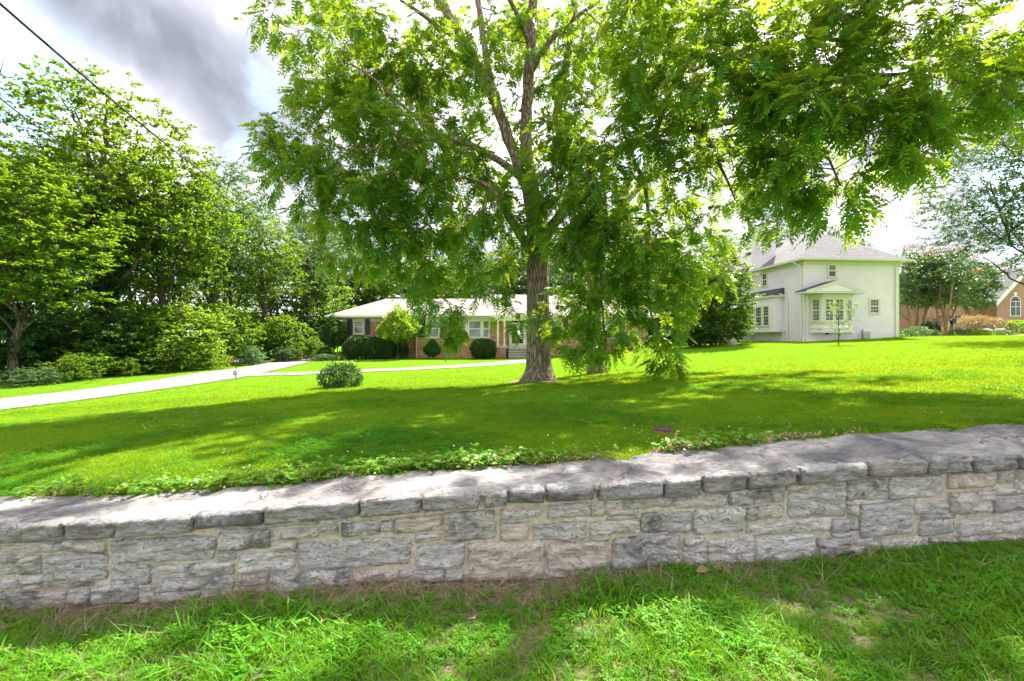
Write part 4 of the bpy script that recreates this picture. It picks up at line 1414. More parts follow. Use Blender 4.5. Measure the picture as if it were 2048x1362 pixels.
def proto_tree(key, seed, height, spread, trunk_h, trunk_r, clumps, leaf, kind='simple', twigs=4, per=7, size=0.17, lean=(0, 0), bark="grey_bark", wide=0.62, shell=0.45, lobes=9, flat=0.55, tl=0.7, ivy=False, stems=1, layer=0.45):
    rng = np.random.default_rng(seed)
    sk = Skeleton()
    tm = []
    top = np.array((lean[0], lean[1], height * 0.72))
    for s in range(stems):
        a = 2 * math.pi * s / max(1, stems) + rng.uniform(0, 1)
        o = np.array((math.cos(a), math.sin(a), 0)) * (0.0 if stems == 1 else trunk_r * 2.2)
        e = top + (o * 6 + rng.normal(0, 0.3, 3) if stems > 1 else 0)
        pts = [o + np.array((0, 0, -0.15)), o + (e - o) * 0.25 + rng.normal(0, 0.12, 3), o + (e - o) * 0.55 + rng.normal(0, 0.2, 3), e]
        r = [trunk_r * 1.15, trunk_r * 0.85, trunk_r * 0.6, trunk_r * 0.18]
        if stems == 1:
            tm.append((pts, r))
        sk.add(pts, r, 9, 0.02, rng)
    blobs = []
    for i in range(lobes):
        t = (i + 0.5) / lobes
        zz = trunk_h + (height - trunk_h) * (0.12 + 0.76 * t)
        w = spread * math.sqrt(max(0.08, math.sin(math.pi * min(0.97, 0.16 + 0.80 * t))))
        a = i * 2.4 + rng.uniform(0, 0.9)
        r = w * rng.uniform(0.42, 0.62)
        c = np.array((lean[0] * t + math.cos(a) * (w - r) * rng.uniform(0.7, 1.1), lean[1] * t + math.sin(a) * (w - r) * rng.uniform(0.7, 1.1), zz))
        blobs.append((c, r))
        # main limb into each lobe
        za = max(trunk_h * 0.7, zz - (height - trunk_h) * 0.35)
        j = np.argmin(np.abs(sk.pos[:, 2] - za))
        sk.add([sk.pos[j], (sk.pos[j] + c) / 2 + np.array((0, 0, -0.2)), c], [trunk_r * 0.4, trunk_r * 0.28, 0.025], 6, 0.03, rng)
    vol = sum(r ** 2.1 for _, r in blobs)
    cl = clump_points(rng, blobs, clumps / vol)
    V, Fc = foliage(rng, sk, cl, twigs, tl, per, kind, size, wide, flat, rmax=0.06, layer=layer)
    crown = fast_mesh("crown", V, Fc); crown.materials.append(M[leaf])
    wood = sk.mesh("trunk", np.zeros(3)); wood.materials.append(M[bark])
    iv = None
    if ivy:
        n = 5200
        q = sk.pos[sk.pos[:, 2] < height * 0.55]; rr = sk.rad[sk.pos[:, 2] < height * 0.55]
        sel = rr > trunk_r * 0.3
        q, rr = q[sel], rr[sel]
        i = rng.integers(0, len(q), n)
        a = rng.uniform(0, 2 * math.pi, n)
        d = np.stack([np.cos(a), np.sin(a), np.zeros(n)], 1)
        b = q[i] + d * (rr[i] + rng.uniform(0.0, 0.16, n))[:, None] + np.stack([np.zeros(n), np.zeros(n), rng.uniform(-0.2, 0.2, n)], 1)
        v, f = simple_leaves(rng, b, norm(d + np.array((0, 0, -0.8))), 0.16, 0.85, 0.2)
        iv = fast_mesh("ivy", v, f); iv.materials.append(M["ivy_leaf"])
    PROTO[key] = (wood, crown, iv)


def place_tree(key, name, loc, label, rz=0.0, s=1.0, sz=None, cat="tree", group=None, leaf=None, part="trunk"):
    wood, crown, iv = PROTO[key]
    r = empty(name, loc, label, cat, group, rz)
    r.scale = (s, s, sz or s)
    w = bpy.data.objects.new(part, wood); COL.objects.link(w); w.parent = r
    c = bpy.data.objects.new("crown", crown); COL.objects.link(c); c.parent = r; c["kind"] = "stuff"
    if leaf:
        c.material_slots[0].link = 'OBJECT'; c.material_slots[0].material = M[leaf]
    if iv:
        i = bpy.data.objects.new("ivy", iv); COL.objects.link(i); i.parent = r; i["kind"] = "stuff"
    return r


def at(px, d, dz=0.0):
    x = (px - 1024) / F * d
    return (x, d, lz(x, d) + dz)


def build_woods():
    proto_tree("oak", 1, 15, 4.6, 4.6, 0.30, 760, "wood_leaf", size=0.145, per=14, lobes=16, tl=0.75, ivy=True)
    proto_tree("maple", 2, 12, 4.0, 3.6, 0.16, 720, "wood_leaf", size=0.14, per=14, lobes=14, tl=0.7)
    proto_tree("elm", 3, 14, 3.8, 4.6, 0.20, 480, "wood_leaf", size=0.145, per=12, lobes=12, lean=(0.8, 0.4), tl=0.8)
    proto_tree("locust", 4, 13, 3.6, 5.0, 0.17, 330, "blue_leaf", size=0.16, per=9, lobes=11, lean=(-0.5, 0.3), tl=0.8)
    proto_tree("thicket", 5, 3.2, 1.9, 0.2, 0.05, 300, "wood_leaf", size=0.13, per=9, lobes=9, tl=0.4, stems=4)
    proto_tree("brush", 6, 2.0, 1.8, 0.1, 0.035, 240, "blue_leaf", size=0.11, per=9, lobes=9, tl=0.35, stems=5, wide=0.45)
    proto_tree("spreader", 7, 9, 3.8, 1.0, 0.15, 620, "blue_leaf", size=0.15, per=10, lobes=15, tl=0.6, stems=3)
    proto_tree("bushy", 17, 6.8, 2.3, 0.3, 0.08, 800, "blue_leaf", size=0.115, per=10, lobes=16, tl=0.42, stems=4)
    W = "trees of the wood on the left"
    T = [  # key, px, depth, rz, scale, height scale, leaf, label
        ("maple", 30, 19.5, 0.3, 1.12, 0.86, None, "bright leafy tree at the left edge nearest the driveway"),
        ("oak", 205, 24.0, 1.0, 1.18, 1.10, None, "tallest ivy-trunked tree of the wood, its top under the power line"),
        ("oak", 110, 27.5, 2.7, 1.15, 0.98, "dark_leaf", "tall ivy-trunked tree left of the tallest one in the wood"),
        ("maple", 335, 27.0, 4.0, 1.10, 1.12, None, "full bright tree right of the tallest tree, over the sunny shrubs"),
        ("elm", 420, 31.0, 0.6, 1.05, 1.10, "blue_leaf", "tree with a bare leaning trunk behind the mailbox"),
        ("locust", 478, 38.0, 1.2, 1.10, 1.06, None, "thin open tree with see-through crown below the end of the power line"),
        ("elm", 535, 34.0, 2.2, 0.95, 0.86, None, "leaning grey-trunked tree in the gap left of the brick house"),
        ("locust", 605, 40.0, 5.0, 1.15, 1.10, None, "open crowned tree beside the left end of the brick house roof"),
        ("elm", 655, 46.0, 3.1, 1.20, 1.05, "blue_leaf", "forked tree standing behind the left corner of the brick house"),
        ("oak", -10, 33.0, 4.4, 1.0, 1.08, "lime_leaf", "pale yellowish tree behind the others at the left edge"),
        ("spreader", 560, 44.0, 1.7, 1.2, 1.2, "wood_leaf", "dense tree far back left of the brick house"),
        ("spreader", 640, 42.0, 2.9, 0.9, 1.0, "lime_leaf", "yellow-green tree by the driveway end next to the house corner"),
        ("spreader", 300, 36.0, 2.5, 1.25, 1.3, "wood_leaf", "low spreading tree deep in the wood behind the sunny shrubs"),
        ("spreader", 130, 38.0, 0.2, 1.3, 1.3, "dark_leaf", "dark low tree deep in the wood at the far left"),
        ("spreader", 440, 47.0, 0.9, 1.3, 1.3, "wood_leaf", "rounded tree far back behind the leaning trunk"),
    ]
    for key, px, d, rz, s, sz, leaf, lab in T:
        place_tree(key, "woodland_tree", at(px, d, -0.1), lab, rz, s, sz, group=W, leaf=leaf)
    B = "trees behind the brick house"
    for key, px, d, rz, s, sz, leaf, lab in [
        ("oak", 745, 52, 0.4, 1.0, 0.86, "dark_leaf", "dark tree behind the left part of the brick house roof"),
        ("maple", 835, 50, 1.9, 1.1, 1.0, "lime_leaf", "yellow-green tree behind the roof vent pipe"),
        ("oak", 930, 53, 2.9, 1.05, 0.85, None, "green tree behind the middle of the brick house roof"),
        ("maple", 1020, 50, 3.6, 1.15, 1.05, "wood_leaf", "bright tree behind the roof beside the big trunk"),
        ("oak", 1130, 54, 5.2, 1.05, 0.9, "wood_leaf", "tree behind the roof right of the big trunk"),
        ("maple", 1235, 51, 0.1, 1.2, 1.1, "lime_leaf", "sunlit tree behind the right end of the brick house"),
        ("spreader", 700, 49, 0.9, 1.5, 1.25, "wood_leaf", "leafy tree filling the gap above the left end of the brick house roof"),
        ("spreader", 880, 47, 2.2, 1.4, 1.15, "wood_leaf", "leafy low tree behind the roof left of centre"),
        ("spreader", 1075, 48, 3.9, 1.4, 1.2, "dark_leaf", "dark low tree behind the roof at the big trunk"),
        ("spreader", 1290, 47, 5.1, 1.4, 1.2, "wood_leaf", "leafy low tree behind the right end of the brick house roof"),
        ("oak", 1345, 54, 1.3, 1.1, 0.95, None, "tree filling the gap between the two houses"),
        ("maple", 1440, 58, 2.0, 1.2, 1.2, "wood_leaf", "tree top left of the white chimney"),
        ("oak", 1575, 62, 2.6, 1.15, 1.12, "blue_leaf", "grey-green tree behind the left half of the white house roof"),
        ("oak", 1665, 64, 4.6, 1.1, 1.10, "blue_leaf", "grey-green tree behind the ridge of the white house"),
    ]:
        place_tree(key, "background_tree", at(px, d, -0.1), lab, rz, s, sz, group=B, leaf=leaf)
    # undergrowth along the wood
    U = "undergrowth at the edge of the wood"
    for key, px, d, rz, s, sz, leaf, lab in [
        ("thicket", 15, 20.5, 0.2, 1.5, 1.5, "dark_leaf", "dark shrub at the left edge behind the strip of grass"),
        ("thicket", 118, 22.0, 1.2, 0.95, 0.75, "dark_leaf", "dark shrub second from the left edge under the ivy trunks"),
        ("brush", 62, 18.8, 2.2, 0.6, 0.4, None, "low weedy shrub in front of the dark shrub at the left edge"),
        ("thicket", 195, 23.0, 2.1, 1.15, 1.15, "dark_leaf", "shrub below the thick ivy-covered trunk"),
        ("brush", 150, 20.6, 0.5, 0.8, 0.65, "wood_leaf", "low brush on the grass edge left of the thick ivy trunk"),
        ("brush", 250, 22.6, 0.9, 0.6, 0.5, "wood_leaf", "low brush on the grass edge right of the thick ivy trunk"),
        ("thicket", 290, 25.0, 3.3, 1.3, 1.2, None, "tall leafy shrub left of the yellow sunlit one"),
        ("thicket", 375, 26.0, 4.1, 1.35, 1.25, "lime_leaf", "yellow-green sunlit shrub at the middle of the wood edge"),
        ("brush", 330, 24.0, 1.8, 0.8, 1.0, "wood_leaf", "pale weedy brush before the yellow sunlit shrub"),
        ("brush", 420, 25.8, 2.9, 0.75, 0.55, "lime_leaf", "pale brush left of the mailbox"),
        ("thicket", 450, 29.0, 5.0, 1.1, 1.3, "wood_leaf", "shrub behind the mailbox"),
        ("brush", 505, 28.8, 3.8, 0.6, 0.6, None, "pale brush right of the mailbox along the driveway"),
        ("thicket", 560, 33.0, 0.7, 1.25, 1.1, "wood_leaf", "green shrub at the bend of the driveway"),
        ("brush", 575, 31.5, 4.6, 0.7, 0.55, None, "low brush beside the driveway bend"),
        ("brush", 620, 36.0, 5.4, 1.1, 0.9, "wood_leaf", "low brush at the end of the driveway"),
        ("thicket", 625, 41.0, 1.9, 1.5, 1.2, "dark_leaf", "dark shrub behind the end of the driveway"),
        ("thicket", 500, 37.0, 2.6, 1.5, 1.3, "wood_leaf", "shrub under the open tree by the driveway"),
        ("thicket", 235, 29.0, 1.1, 1.5, 1.4, "wood_leaf", "big shrub deeper in the wood between the trunks"),
        ("thicket", 60, 27.0, 2.3, 1.5, 1.1, "wood_leaf", "shrub before the pale roofed house at the far left"),
        ("thicket", 170, 22.0, 4.4, 0.8, 0.6, "lime_leaf", "small sunlit bush between the ivy trunk and the grass"),
        ("thicket", 310, 24.2, 5.4, 0.75, 0.55, "wood_leaf", "small round bush at the middle of the wood edge"),
    ]:
        place_tree(key, "shrub", at(px, d, -0.05), lab, rz, s, sz, cat="shrub", group=U, leaf=leaf, part="stems")
    # between the houses and on the right
    place_tree("bushy", "garden_tree", at(1430, 29.5, -0.1), "dense round bush-like tree against the left side of the white house", 0.8, 1.2, 0.98, leaf="wood_leaf")
    place_tree("thicket", "garden_shrub", at(1395, 28.6, -0.05), "low dark shrub at the foot of the bush-like tree by the white house", 1.4, 0.95, 0.62, cat="shrub", leaf="dark_leaf", part="stems")
    place_tree("thicket", "garden_shrub", at(1468, 30.0, -0.05), "small bright shrub beside the stone at the corner of the white house", 2.4, 0.7, 0.55, cat="shrub", part="stems")
    place_tree("brush", "garden_shrub", at(1250, 31.6, -0.05), "dark low shrub under the right end windows of the brick house", 2.9, 0.85, 0.75, cat="shrub", leaf="dark_leaf", part="stems")
    for px, d, rz, s, lf, lab in ((1318, 41, 0.4, 1.7, "dark_leaf", "dark shrub beyond the right end of the brick house"), (1362, 39, 2.2, 1.6, "wood_leaf", "green shrub in the gap between the two houses"),
                                  (1405, 44, 3.7, 1.9, "dark_leaf", "dark shrub behind the bush-like tree by the white house")):
        place_tree("thicket", "garden_shrub", at(px, d, -0.05), lab, rz, s, 1.5, cat="shrub", leaf=lf, part="stems")
    proto_tree("willow_oak", 8, 12, 5.2, 3.2, 0.14, 900, "blue_leaf", size=0.135, per=11, lobes=15, tl=0.9, wide=0.45)
    place_tree("willow_oak", "garden_tree", at(2080, 22.5, -0.1), "open grey-green tree reaching in from the right edge over the garden", 2.1, 1.08, 1.0, leaf="dark_leaf")
    proto_tree("myrtle", 9, 5.4, 2.1, 1.6, 0.085, 380, "blue_leaf", size=0.125, per=10, lobes=10, tl=0.5, stems=6, bark="myrtle_bark")
    for i, (px, d, rz, s, lab) in enumerate([(1832, 40.0, 0.3, 1.25, "crape myrtle with many tan stems next to the corner of the white house"),
                                             (1893, 38.5, 2.0, 1.18, "crape myrtle with forked tan stems left of the tan weeping maple"),
                                             (1945, 45.0, 4.0, 1.2, "crape myrtle farther back before the roof of the far brick house")]):
        r = place_tree("myrtle", "crape_myrtle", at(px, d, -0.05), lab, rz, s, 1.2 * s, cat="tree", group="crape myrtles by the white house", part="stems")
        rng = np.random.default_rng(60 + i)
        n = 15
        b = np.repeat(norm(rand_dirs(rng, n, 0.5)) * np.array((1.9, 1.9, 1.7)) + np.array((0, 0, 3.7)), 40, axis=0) + rng.normal(0, 0.12, (n * 40, 3))
        v, f = simple_leaves(rng, b, rand_dirs(rng, len(b)), 0.075, 0.9, 0.2)
        o = link("blossom", fast_mesh("blossom", v, f), M["pink_petal"], r)
        o["kind"] = "stuff"


build_woods()


# ---- clipped and small plants
def leafy_solid(name, loc, label, cat, shape, n, size, leaf, group=None, stem=None, seed=0, wide=0.6, inner=True, bark="grey_bark", bumps=0.10):
    """shape(d) gives the radius in a direction; a shell of leaves with stems inside"""
    rng = np.random.default_rng(seed)
    r = empty(name, loc, label, cat, group)
    d = rand_dirs(rng, n)
    rr = np.array([shape(q) for q in d])
    nz = np.array([mnoise.fractal(Vector(q * 3.2 + seed), 0.9, 2.0, 3) for q in d])
    base = d * (rr * (1 + bumps * nz) * rng.uniform(0.78, 1.03, n) ** 0.7)[:, None]
    c = np.array((0, 0, stem[2] if stem else 0.0))
    v, f = simple_leaves(rng, base + c, norm(d + rand_dirs(rng, n) * 0.9), size, wide, 0.35)
    o = link("foliage", fast_mesh("foliage", v, f), M[leaf], r); o["kind"] = "stuff"
    if stem:
        sk = Skeleton()
        k, rad_, h = stem
        for i in range(k):
            a = 6.28 * i / k
            e = norm(rand_dirs(rng, 1, 0.8))[0]
            sk.add([(math.cos(a) * rad_ * (k > 1), math.sin(a) * rad_ * (k > 1), -0.08), (math.cos(a) * rad_ * 2 * (k > 1), math.sin(a) * rad_ * 2 * (k > 1), h * 0.6), tuple(c + e * shape(e) * 0.75)], [rad_ * 1.1, rad_ * 0.85, 0.01], 7, 0.01, rng)
        for q in norm(rand_dirs(rng, 40)):
            sk.grow(c + q * shape(q) * 0.8, rng, 0.02)
        link("stem", sk.mesh("stem", np.zeros(3)), M[bark], r, True)
    return r


def ell(a, b, c, p=2.0):
    return lambda d: (abs(d[0] / a) ** p + abs(d[1] / b) ** p + abs(d[2] / c) ** p) ** (-1 / p)


def cone(h, r, base):
    """tear-drop: widest a third of the way up"""
    def f(d):
        e = math.asin(max(-1, min(1, d[2])))
        if e >= 0:
            return 1 / (abs(math.cos(e)) / r + abs(math.sin(e)) / h)
        return 1 / math.sqrt((math.cos(e) / r) ** 2 + (math.sin(e) / base) ** 2)
    return f


def build_shrubs():
    D = 33.0
    s = D / F

    def spot(px, d=D): return at(px, d)
    GRP = "plants along the front of the brick house"
    leafy_solid("holly_tree", spot(668, 33.2), "dark holly with pale top hiding the left corner of the brick house", "tree", cone(1.45, 0.92, 0.95), 9000, 0.12, "dark_leaf", GRP, (1, 0.05, 1.95), 1, bumps=0.25)
    leafy_solid("boxwood_hedge", spot(728, 32.6), "wide dark clipped boxwood left of the small lime tree", "shrub", ell(1.45, 0.9, 0.78, 3), 15000, 0.10, "box_leaf", GRP, (5, 0.035, 0.78), 2, bumps=0.18)
    leafy_solid("boxwood_hedge", spot(770, 32.9), "smaller clipped boxwood merging with the wide one beneath the lime tree", "shrub", ell(0.75, 0.75, 0.72, 3), 9000, 0.09, "box_leaf", GRP, (4, 0.03, 0.72), 3, bumps=0.22)
    leafy_solid("lime_tree", spot(798, 32.6), "bright yellow-green cone-shaped small tree in front of the brick house", "tree", cone(1.75, 1.42, 0.95), 11000, 0.13, "lime_leaf", GRP, (3, 0.05, 2.2), 4, bumps=0.3)
    leafy_solid("ivy_clump", spot(806, 32.75), "dark ivy clump round the foot of the lime tree", "shrub", ell(0.35, 0.35, 0.75), 1600, 0.10, "ivy_leaf", GRP, (2, 0.03, 0.6), 5)
    leafy_solid("topiary_ball", spot(865, 32.7), "small round clipped bush on one stem under the shuttered window", "shrub", cone(0.78, 0.60, 0.52), 7000, 0.085, "box_leaf", GRP, (1, 0.04, 0.72), 6, bumps=0.2)
    leafy_solid("boxwood_ball", spot(967, 32.5), "dark round boxwood beside the porch columns", "shrub", ell(0.84, 0.8, 0.66, 2.8), 11000, 0.09, "box_leaf", GRP, (4, 0.03, 0.70), 7, bumps=0.2)
    leafy_solid("corner_shrub", spot(651, 34.5), "small low dome shrub at the end of the driveway", "shrub", ell(0.62, 0.6, 0.5), 2000, 0.08, "box_leaf", GRP, (3, 0.02, 0.35), 8)
    leafy_solid("ground_creeper", spot(650, 31.4), "flat creeping evergreen at the corner of the lawn before the driveway end", "shrub", ell(1.4, 0.7, 0.28), 2600, 0.08, "blue_leaf", GRP, (3, 0.015, 0.14), 9)
    # bush standing free in the lawn
    g = G(682, 774)
    k = g[1] / F
    leafy_solid("lawn_bush", g, "rounded dark bush with long shoots standing free on the lawn", "shrub", ell(0.62, 0.5, 0.34), 3600, 0.085, "dark_leaf", None, (6, 0.012, 0.27), 10, 0.42, bumps=0.3)
    rng = np.random.default_rng(77)
    bo = bpy.data.objects["lawn_bush"]
    sk = Skeleton(); bs = []; ds = []
    for i in range(26):
        a = rng.uniform(0, 6.28); r = rng.uniform(0.1, 0.62)
        tip = np.array((math.cos(a) * (r + 0.2) + (0.25 if i % 3 == 0 else 0), math.sin(a) * r * 0.7, rng.uniform(0.42, 0.80)))
        q0 = np.array((math.cos(a) * r * 0.4, math.sin(a) * r * 0.4, 0.1))
        sk.add([q0, (q0 + tip) / 2 + np.array((0, 0, 0.08)), tip], [0.007, 0.005, 0.003], 4, 0.01, rng, 0.08)
        for t in np.linspace(0.45, 1, 9):
            bs.append(q0 + (tip - q0) * t + np.array((0, 0, 0.05))); ds.append(rand_dirs(rng, 1)[0] + np.array((math.cos(a), math.sin(a), 0)) * 0.4)
    v, f = simple_leaves(rng, np.array(bs), norm(np.array(ds)), 0.11, 0.35, 0.3)
    o = link("shoots", fast_mesh("shoots", v, f), M["dark_leaf"], bo); o["kind"] = "stuff"
    link("shoot_stems", sk.mesh("shoot_stems", np.zeros(3)), M["grey_bark"], bo, True)
    # garden on the right
    GR = "garden plants right of the white house"
    leafy_solid("weeping_maple", at(1955, 40.0), "tan weeping lace-leaf maple mound in front of the far brick house", "shrub", ell(2.7, 1.8, 1.15), 9000, 0.14, "tan_leaf", GR, (3, 0.05, 0.45), 11, 0.3, bumps=0.2)
    leafy_solid("garden_bush", at(2034, 39.0), "pale green bush at the right edge beside the tan weeping maple", "shrub", ell(1.3, 1.0, 0.75), 3600, 0.13, "lime_leaf", GR, (3, 0.03, 0.4), 12)
    leafy_solid("arborvitae", at(1853, 36.6), "shorter left one of the two dark pointed evergreens", "shrub", cone(1.5, 0.42, 0.5), 2600, 0.09, "ivy_leaf", GR, (1, 0.03, 0.45), 13)
    leafy_solid("arborvitae", at(1864, 36.4), "taller right one of the two dark pointed evergreens", "shrub", cone(1.75, 0.48, 0.5), 3000, 0.09, "ivy_leaf", GR, (1, 0.03, 0.45), 14)
    for i, (px, d, a, b, c, leaf, lab) in enumerate([
        (1812, 33.0, 0.75, 0.5, 0.30, "blue_leaf", "leafy bed plant nearest the corner of the white house"),
        (1835, 33.5, 0.85, 0.6, 0.42, "blue_leaf", "tallest leafy bed plant right of the house corner"),
        (1860, 34.0, 0.7, 0.5, 0.28, "dark_leaf", "low bed plant in front of the dark evergreens"),
        (1915, 35.0, 0.8, 0.5, 0.30, "blue_leaf", "grey-green bed plant under the forked crape myrtle"),
        (1938, 36.0, 0.6, 0.5, 0.28, "dark_leaf", "low dark bed plant left of the flower pots"),
        (1962, 34.6, 0.55, 0.45, 0.26, "lime_leaf", "white-green bed plant below the left flower pot"),
        (2005, 36.0, 1.1, 0.5, 0.22, "blue_leaf", "low silver bed plant at the right end of the border")]):
        leafy_solid("bed_plant", at(px, d), lab, "plant", ell(a, b, c), 1500, 0.11, leaf, GR, (4, 0.012, c * 0.6), 20 + i, 0.45, bumps=0.35)
    # young sapling in front of the bay
    g = G(1677, 690)
    rt = empty("sapling", g, "thin young sapling with pale leaves in front of the bay window", "tree")
    rng = np.random.default_rng(41)
    sk = Skeleton()
    u = g[1] / F
    sk.add([(0, 0, -0.1), (0.02, 0, 0.7), (0.0, 0, 1.5), (0.03, 0, 66 * u)], [0.03, 0.026, 0.018, 0.006], 7, 0.01, rng)
    tg = np.array([(rng.normal(0, 0.42) * (1 - 0.25 * t), rng.normal(0, 0.42), 0.55 + t * 1.75) for t in rng.uniform(0, 1, 60)])
    v, f = foliage(rng, sk, tg, 3, 0.22, 4, 'simple', 0.085, 0.42, 0.3, 0.012)
    link("trunk", sk.mesh("trunk", np.zeros(3)), M["grey_bark"], rt, True)
    o = link("crown", fast_mesh("crown", v, f), M["lime_leaf"], rt); o["kind"] = "stuff"


build_shrubs()


# ---- creeper along the back of the wall, dry leaves
def build_creeper():
    rng = np.random.default_rng(8)
    n = 1500
    # where it grows: left to a little right of the middle, then a patch further right
    x = np.concatenate([rng.uniform(-3.6, 0.75, 1080), rng.uniform(1.05, 1.95, 170)])
    n = len(x)
    y = wall_y(x) + CAP_D - 0.06 + np.abs(rng.normal(0, 0.10, n)) - 0.05 * (rng.uniform(size=n) < 0.3)
    dens = np.clip(0.75 + 1.2 * noise2(x, y * 0.3, 1.7, 2.0), 0.15, 1)
    k = rng.uniform(size=n) < dens
    x, y = x[k], y[k]; n = len(x)
    z = np.maximum(lawn_z(x, y), wall_top(x) + cap_rise(x) * 0.9) + np.abs(rng.normal(0.035, 0.028, n))
    c = np.stack([x, y, z], 1)
    Vs, Fs = [], []; k0 = 0
    a0 = rng.uniform(0, 6.28, n)
    for l in range(5):
        th = a0 + (l - 2) * 0.62
        d = np.stack([np.cos(th), np.sin(th), rng.uniform(-0.45, 0.25, n)], 1)
        v, f = simple_leaves(rng, c, d, 0.045, 0.55, 0.6)
        Vs.append(v); Fs.append(f + k0); k0 += len(v)
    tag(link("creeper_vine", fast_mesh("creeper_vine", np.concatenate(Vs), np.concatenate(Fs)), M["creeper_leaf"]), "green five-fingered creeper spilling along the back edge of the stone wall", "vine", kind="stuff")
    # dry leaves caught along the inner edge
    n = 1100
    x = np.concatenate([rng.uniform(-3.6, 0.9, 700), rng.uniform(1.0, 2.6, 400)])
    y = wall_y(x) + CAP_D - 0.03 - np.abs(rng.normal(0, 0.035, n))
    k = rng.uniform(size=n) < np.clip(0.5 + 1.5 * noise2(x, y * 0.2, 2.1, 6.0), 0.05, 1)
    x, y = x[k], y[k]; n = len(x)
    b = np.stack([x, y, wall_top(x) + cap_rise(x) + 0.012 + np.abs(rng.normal(0, 0.012, n))], 1)
    v, f = simple_leaves(rng, b, rand_dirs(rng, n), 0.030, 0.45, 0.45)
    tag(link("dry_leaves", fast_mesh("dry_leaves", v, f), M["dry_leaf"]), "dry brown leaves caught along the creeper on the wall", "leaves", kind="stuff")
    # single stems and tendrils standing up
    for i, (px, h, lab) in enumerate([(200, 0.12, "curling creeper tendril nearest the left end of the wall"), (300, 0.10, "long looping creeper tendril left of the middle of the wall"),
                                      (500, 0.14, "looping creeper tendril rising over the lawn in front of the free-standing bush")]):
        x0 = (px - 1024) / F * 3.35
        b = np.array((x0, float(wall_y(x0)) + CAP_D + 0.02, float(wall_top(x0)) + 0.03))
        pts = [b + np.array((0.30 * t - 0.02, 0.12 * t, h * math.sin(min(1.0, t * 1.25) * 2.6) + 0.01 * math.sin(9 * t))) for t in np.linspace(0, 1, 16)]
        o = MB().tube(pts, [0.0028 - 0.0018 * t for t in np.linspace(0, 1, 16)], 5).build("vine_tendril", M["lime_leaf"], None)
        tag(o, lab, "tendril", "creeper tendrils")
    for i, (px, py, h, lab) in enumerate([(782, 935, 0.10, "dry seed stalk on the wall edge left of centre"), (1008, 922, 0.12, "bare dry seed stalk on the wall edge at the centre"),
                                          (685, 925, 0.075, "short dry seed stalk among the creeper leaves left of centre"), (1347, 905, 0.13, "dry seed stalk in front of the round drain cover")]):
        x0 = (px - 1024) / F * 3.3
        b = np.array((x0, float(wall_y(x0)) + CAP_D - 0.03, float(wall_top(x0) + cap_rise(x0))))
        r = empty("seed_stalk", b, lab, "stalk", "dry stalks on the wall")
        MB().tube([(0, 0, 0), (0.004, 0, h * 0.5), (0.012, 0, h)], [0.003, 0.0022, 0.001], 5).build("stem", M["dry_leaf"], r)
        k = 26
        q = np.stack([0.012 * np.linspace(0.3, 1, k) ** 2, rng.normal(0, 0.002, k), h * np.linspace(0.3, 1, k)], 1)
        v, f = simple_leaves(rng, q, rand_dirs(rng, k), 0.018, 0.5, 0.2)
        o = link("husks", fast_mesh("husks", v, f), M["dry_leaf"], r); o["kind"] = "stuff"


build_creeper()

# ------------------------------------------------------------------ houses
def window(root, loc, rz, w, h, trim, bars=(0, 0), glass="window_glass", sash=True, casing=0.09, upper=None, mull=()):
    """casing with sill; two sashes with their own panes; bars = columns, rows of the small panes in each sash"""
    t = 0.05
    mb = MB()
    mb.box(-w / 2 - casing, -w / 2, -t, 0.02, 0, h).box(w / 2, w / 2 + casing, -t, 0.02, 0, h)
    mb.box(-w / 2 - casing - 0.01, w / 2 + casing + 0.01, -t - 0.006, 0.02, h, h + casing)
    mb.box(-w / 2 - casing - 0.03, w / 2 + casing + 0.03, -t - 0.04, 0.02, -casing * 0.9, 0)
    f = mb.build("window", M[trim], root)
    f.location = loc; f.rotation_euler = (0, 0, rz)
    xs = [-w / 2] + [m for m in mull] + [w / 2]
    if mull:
        for m in mull:
            MB().box(m - 0.085, m + 0.085, -t + 0.004, 0.02, 0, h).build("mullion", M[trim], f)
    for a, b in zip(xs[:-1], xs[1:]):
        a2 = a + (0.085 if a != -w / 2 else 0); b2 = b - (0.085 if b != w / 2 else 0)
        halves = [(0, h / 2, -0.022), (h / 2, h, -0.032)] if sash else [(0, h, -0.022)]
        for i, (z0, z1, y) in enumerate(halves):
            g = glass if not (upper and i == 1) else upper
            p = MB().box(a2, b2, y + 0.004, y + 0.012, z0, z1).build("pane", M[g], f)
            s = MB(); e = 0.035
            s.box(a2, a2 + e, y - 0.012, y, z0, z1).box(b2 - e, b2, y - 0.012, y, z0, z1).box(a2 + e, b2 - e, y - 0.012, y, z0, z0 + e).box(a2 + e, b2 - e, y - 0.012, y, z1 - e, z1)
            nc, nr = bars
            for c in range(1, nc):
                x = a2 + (b2 - a2) * c / nc
                s.box(x - 0.009, x + 0.009, y - 0.007, y, z0 + e, z1 - e)
            for r_ in range(1, nr):
                z = z0 + (z1 - z0) * r_ / nr
                s.box(a2 + e, b2 - e, y - 0.006, y, z - 0.009, z + 0.009)
            s.build("sash", M["white_trim"], f)
    return f


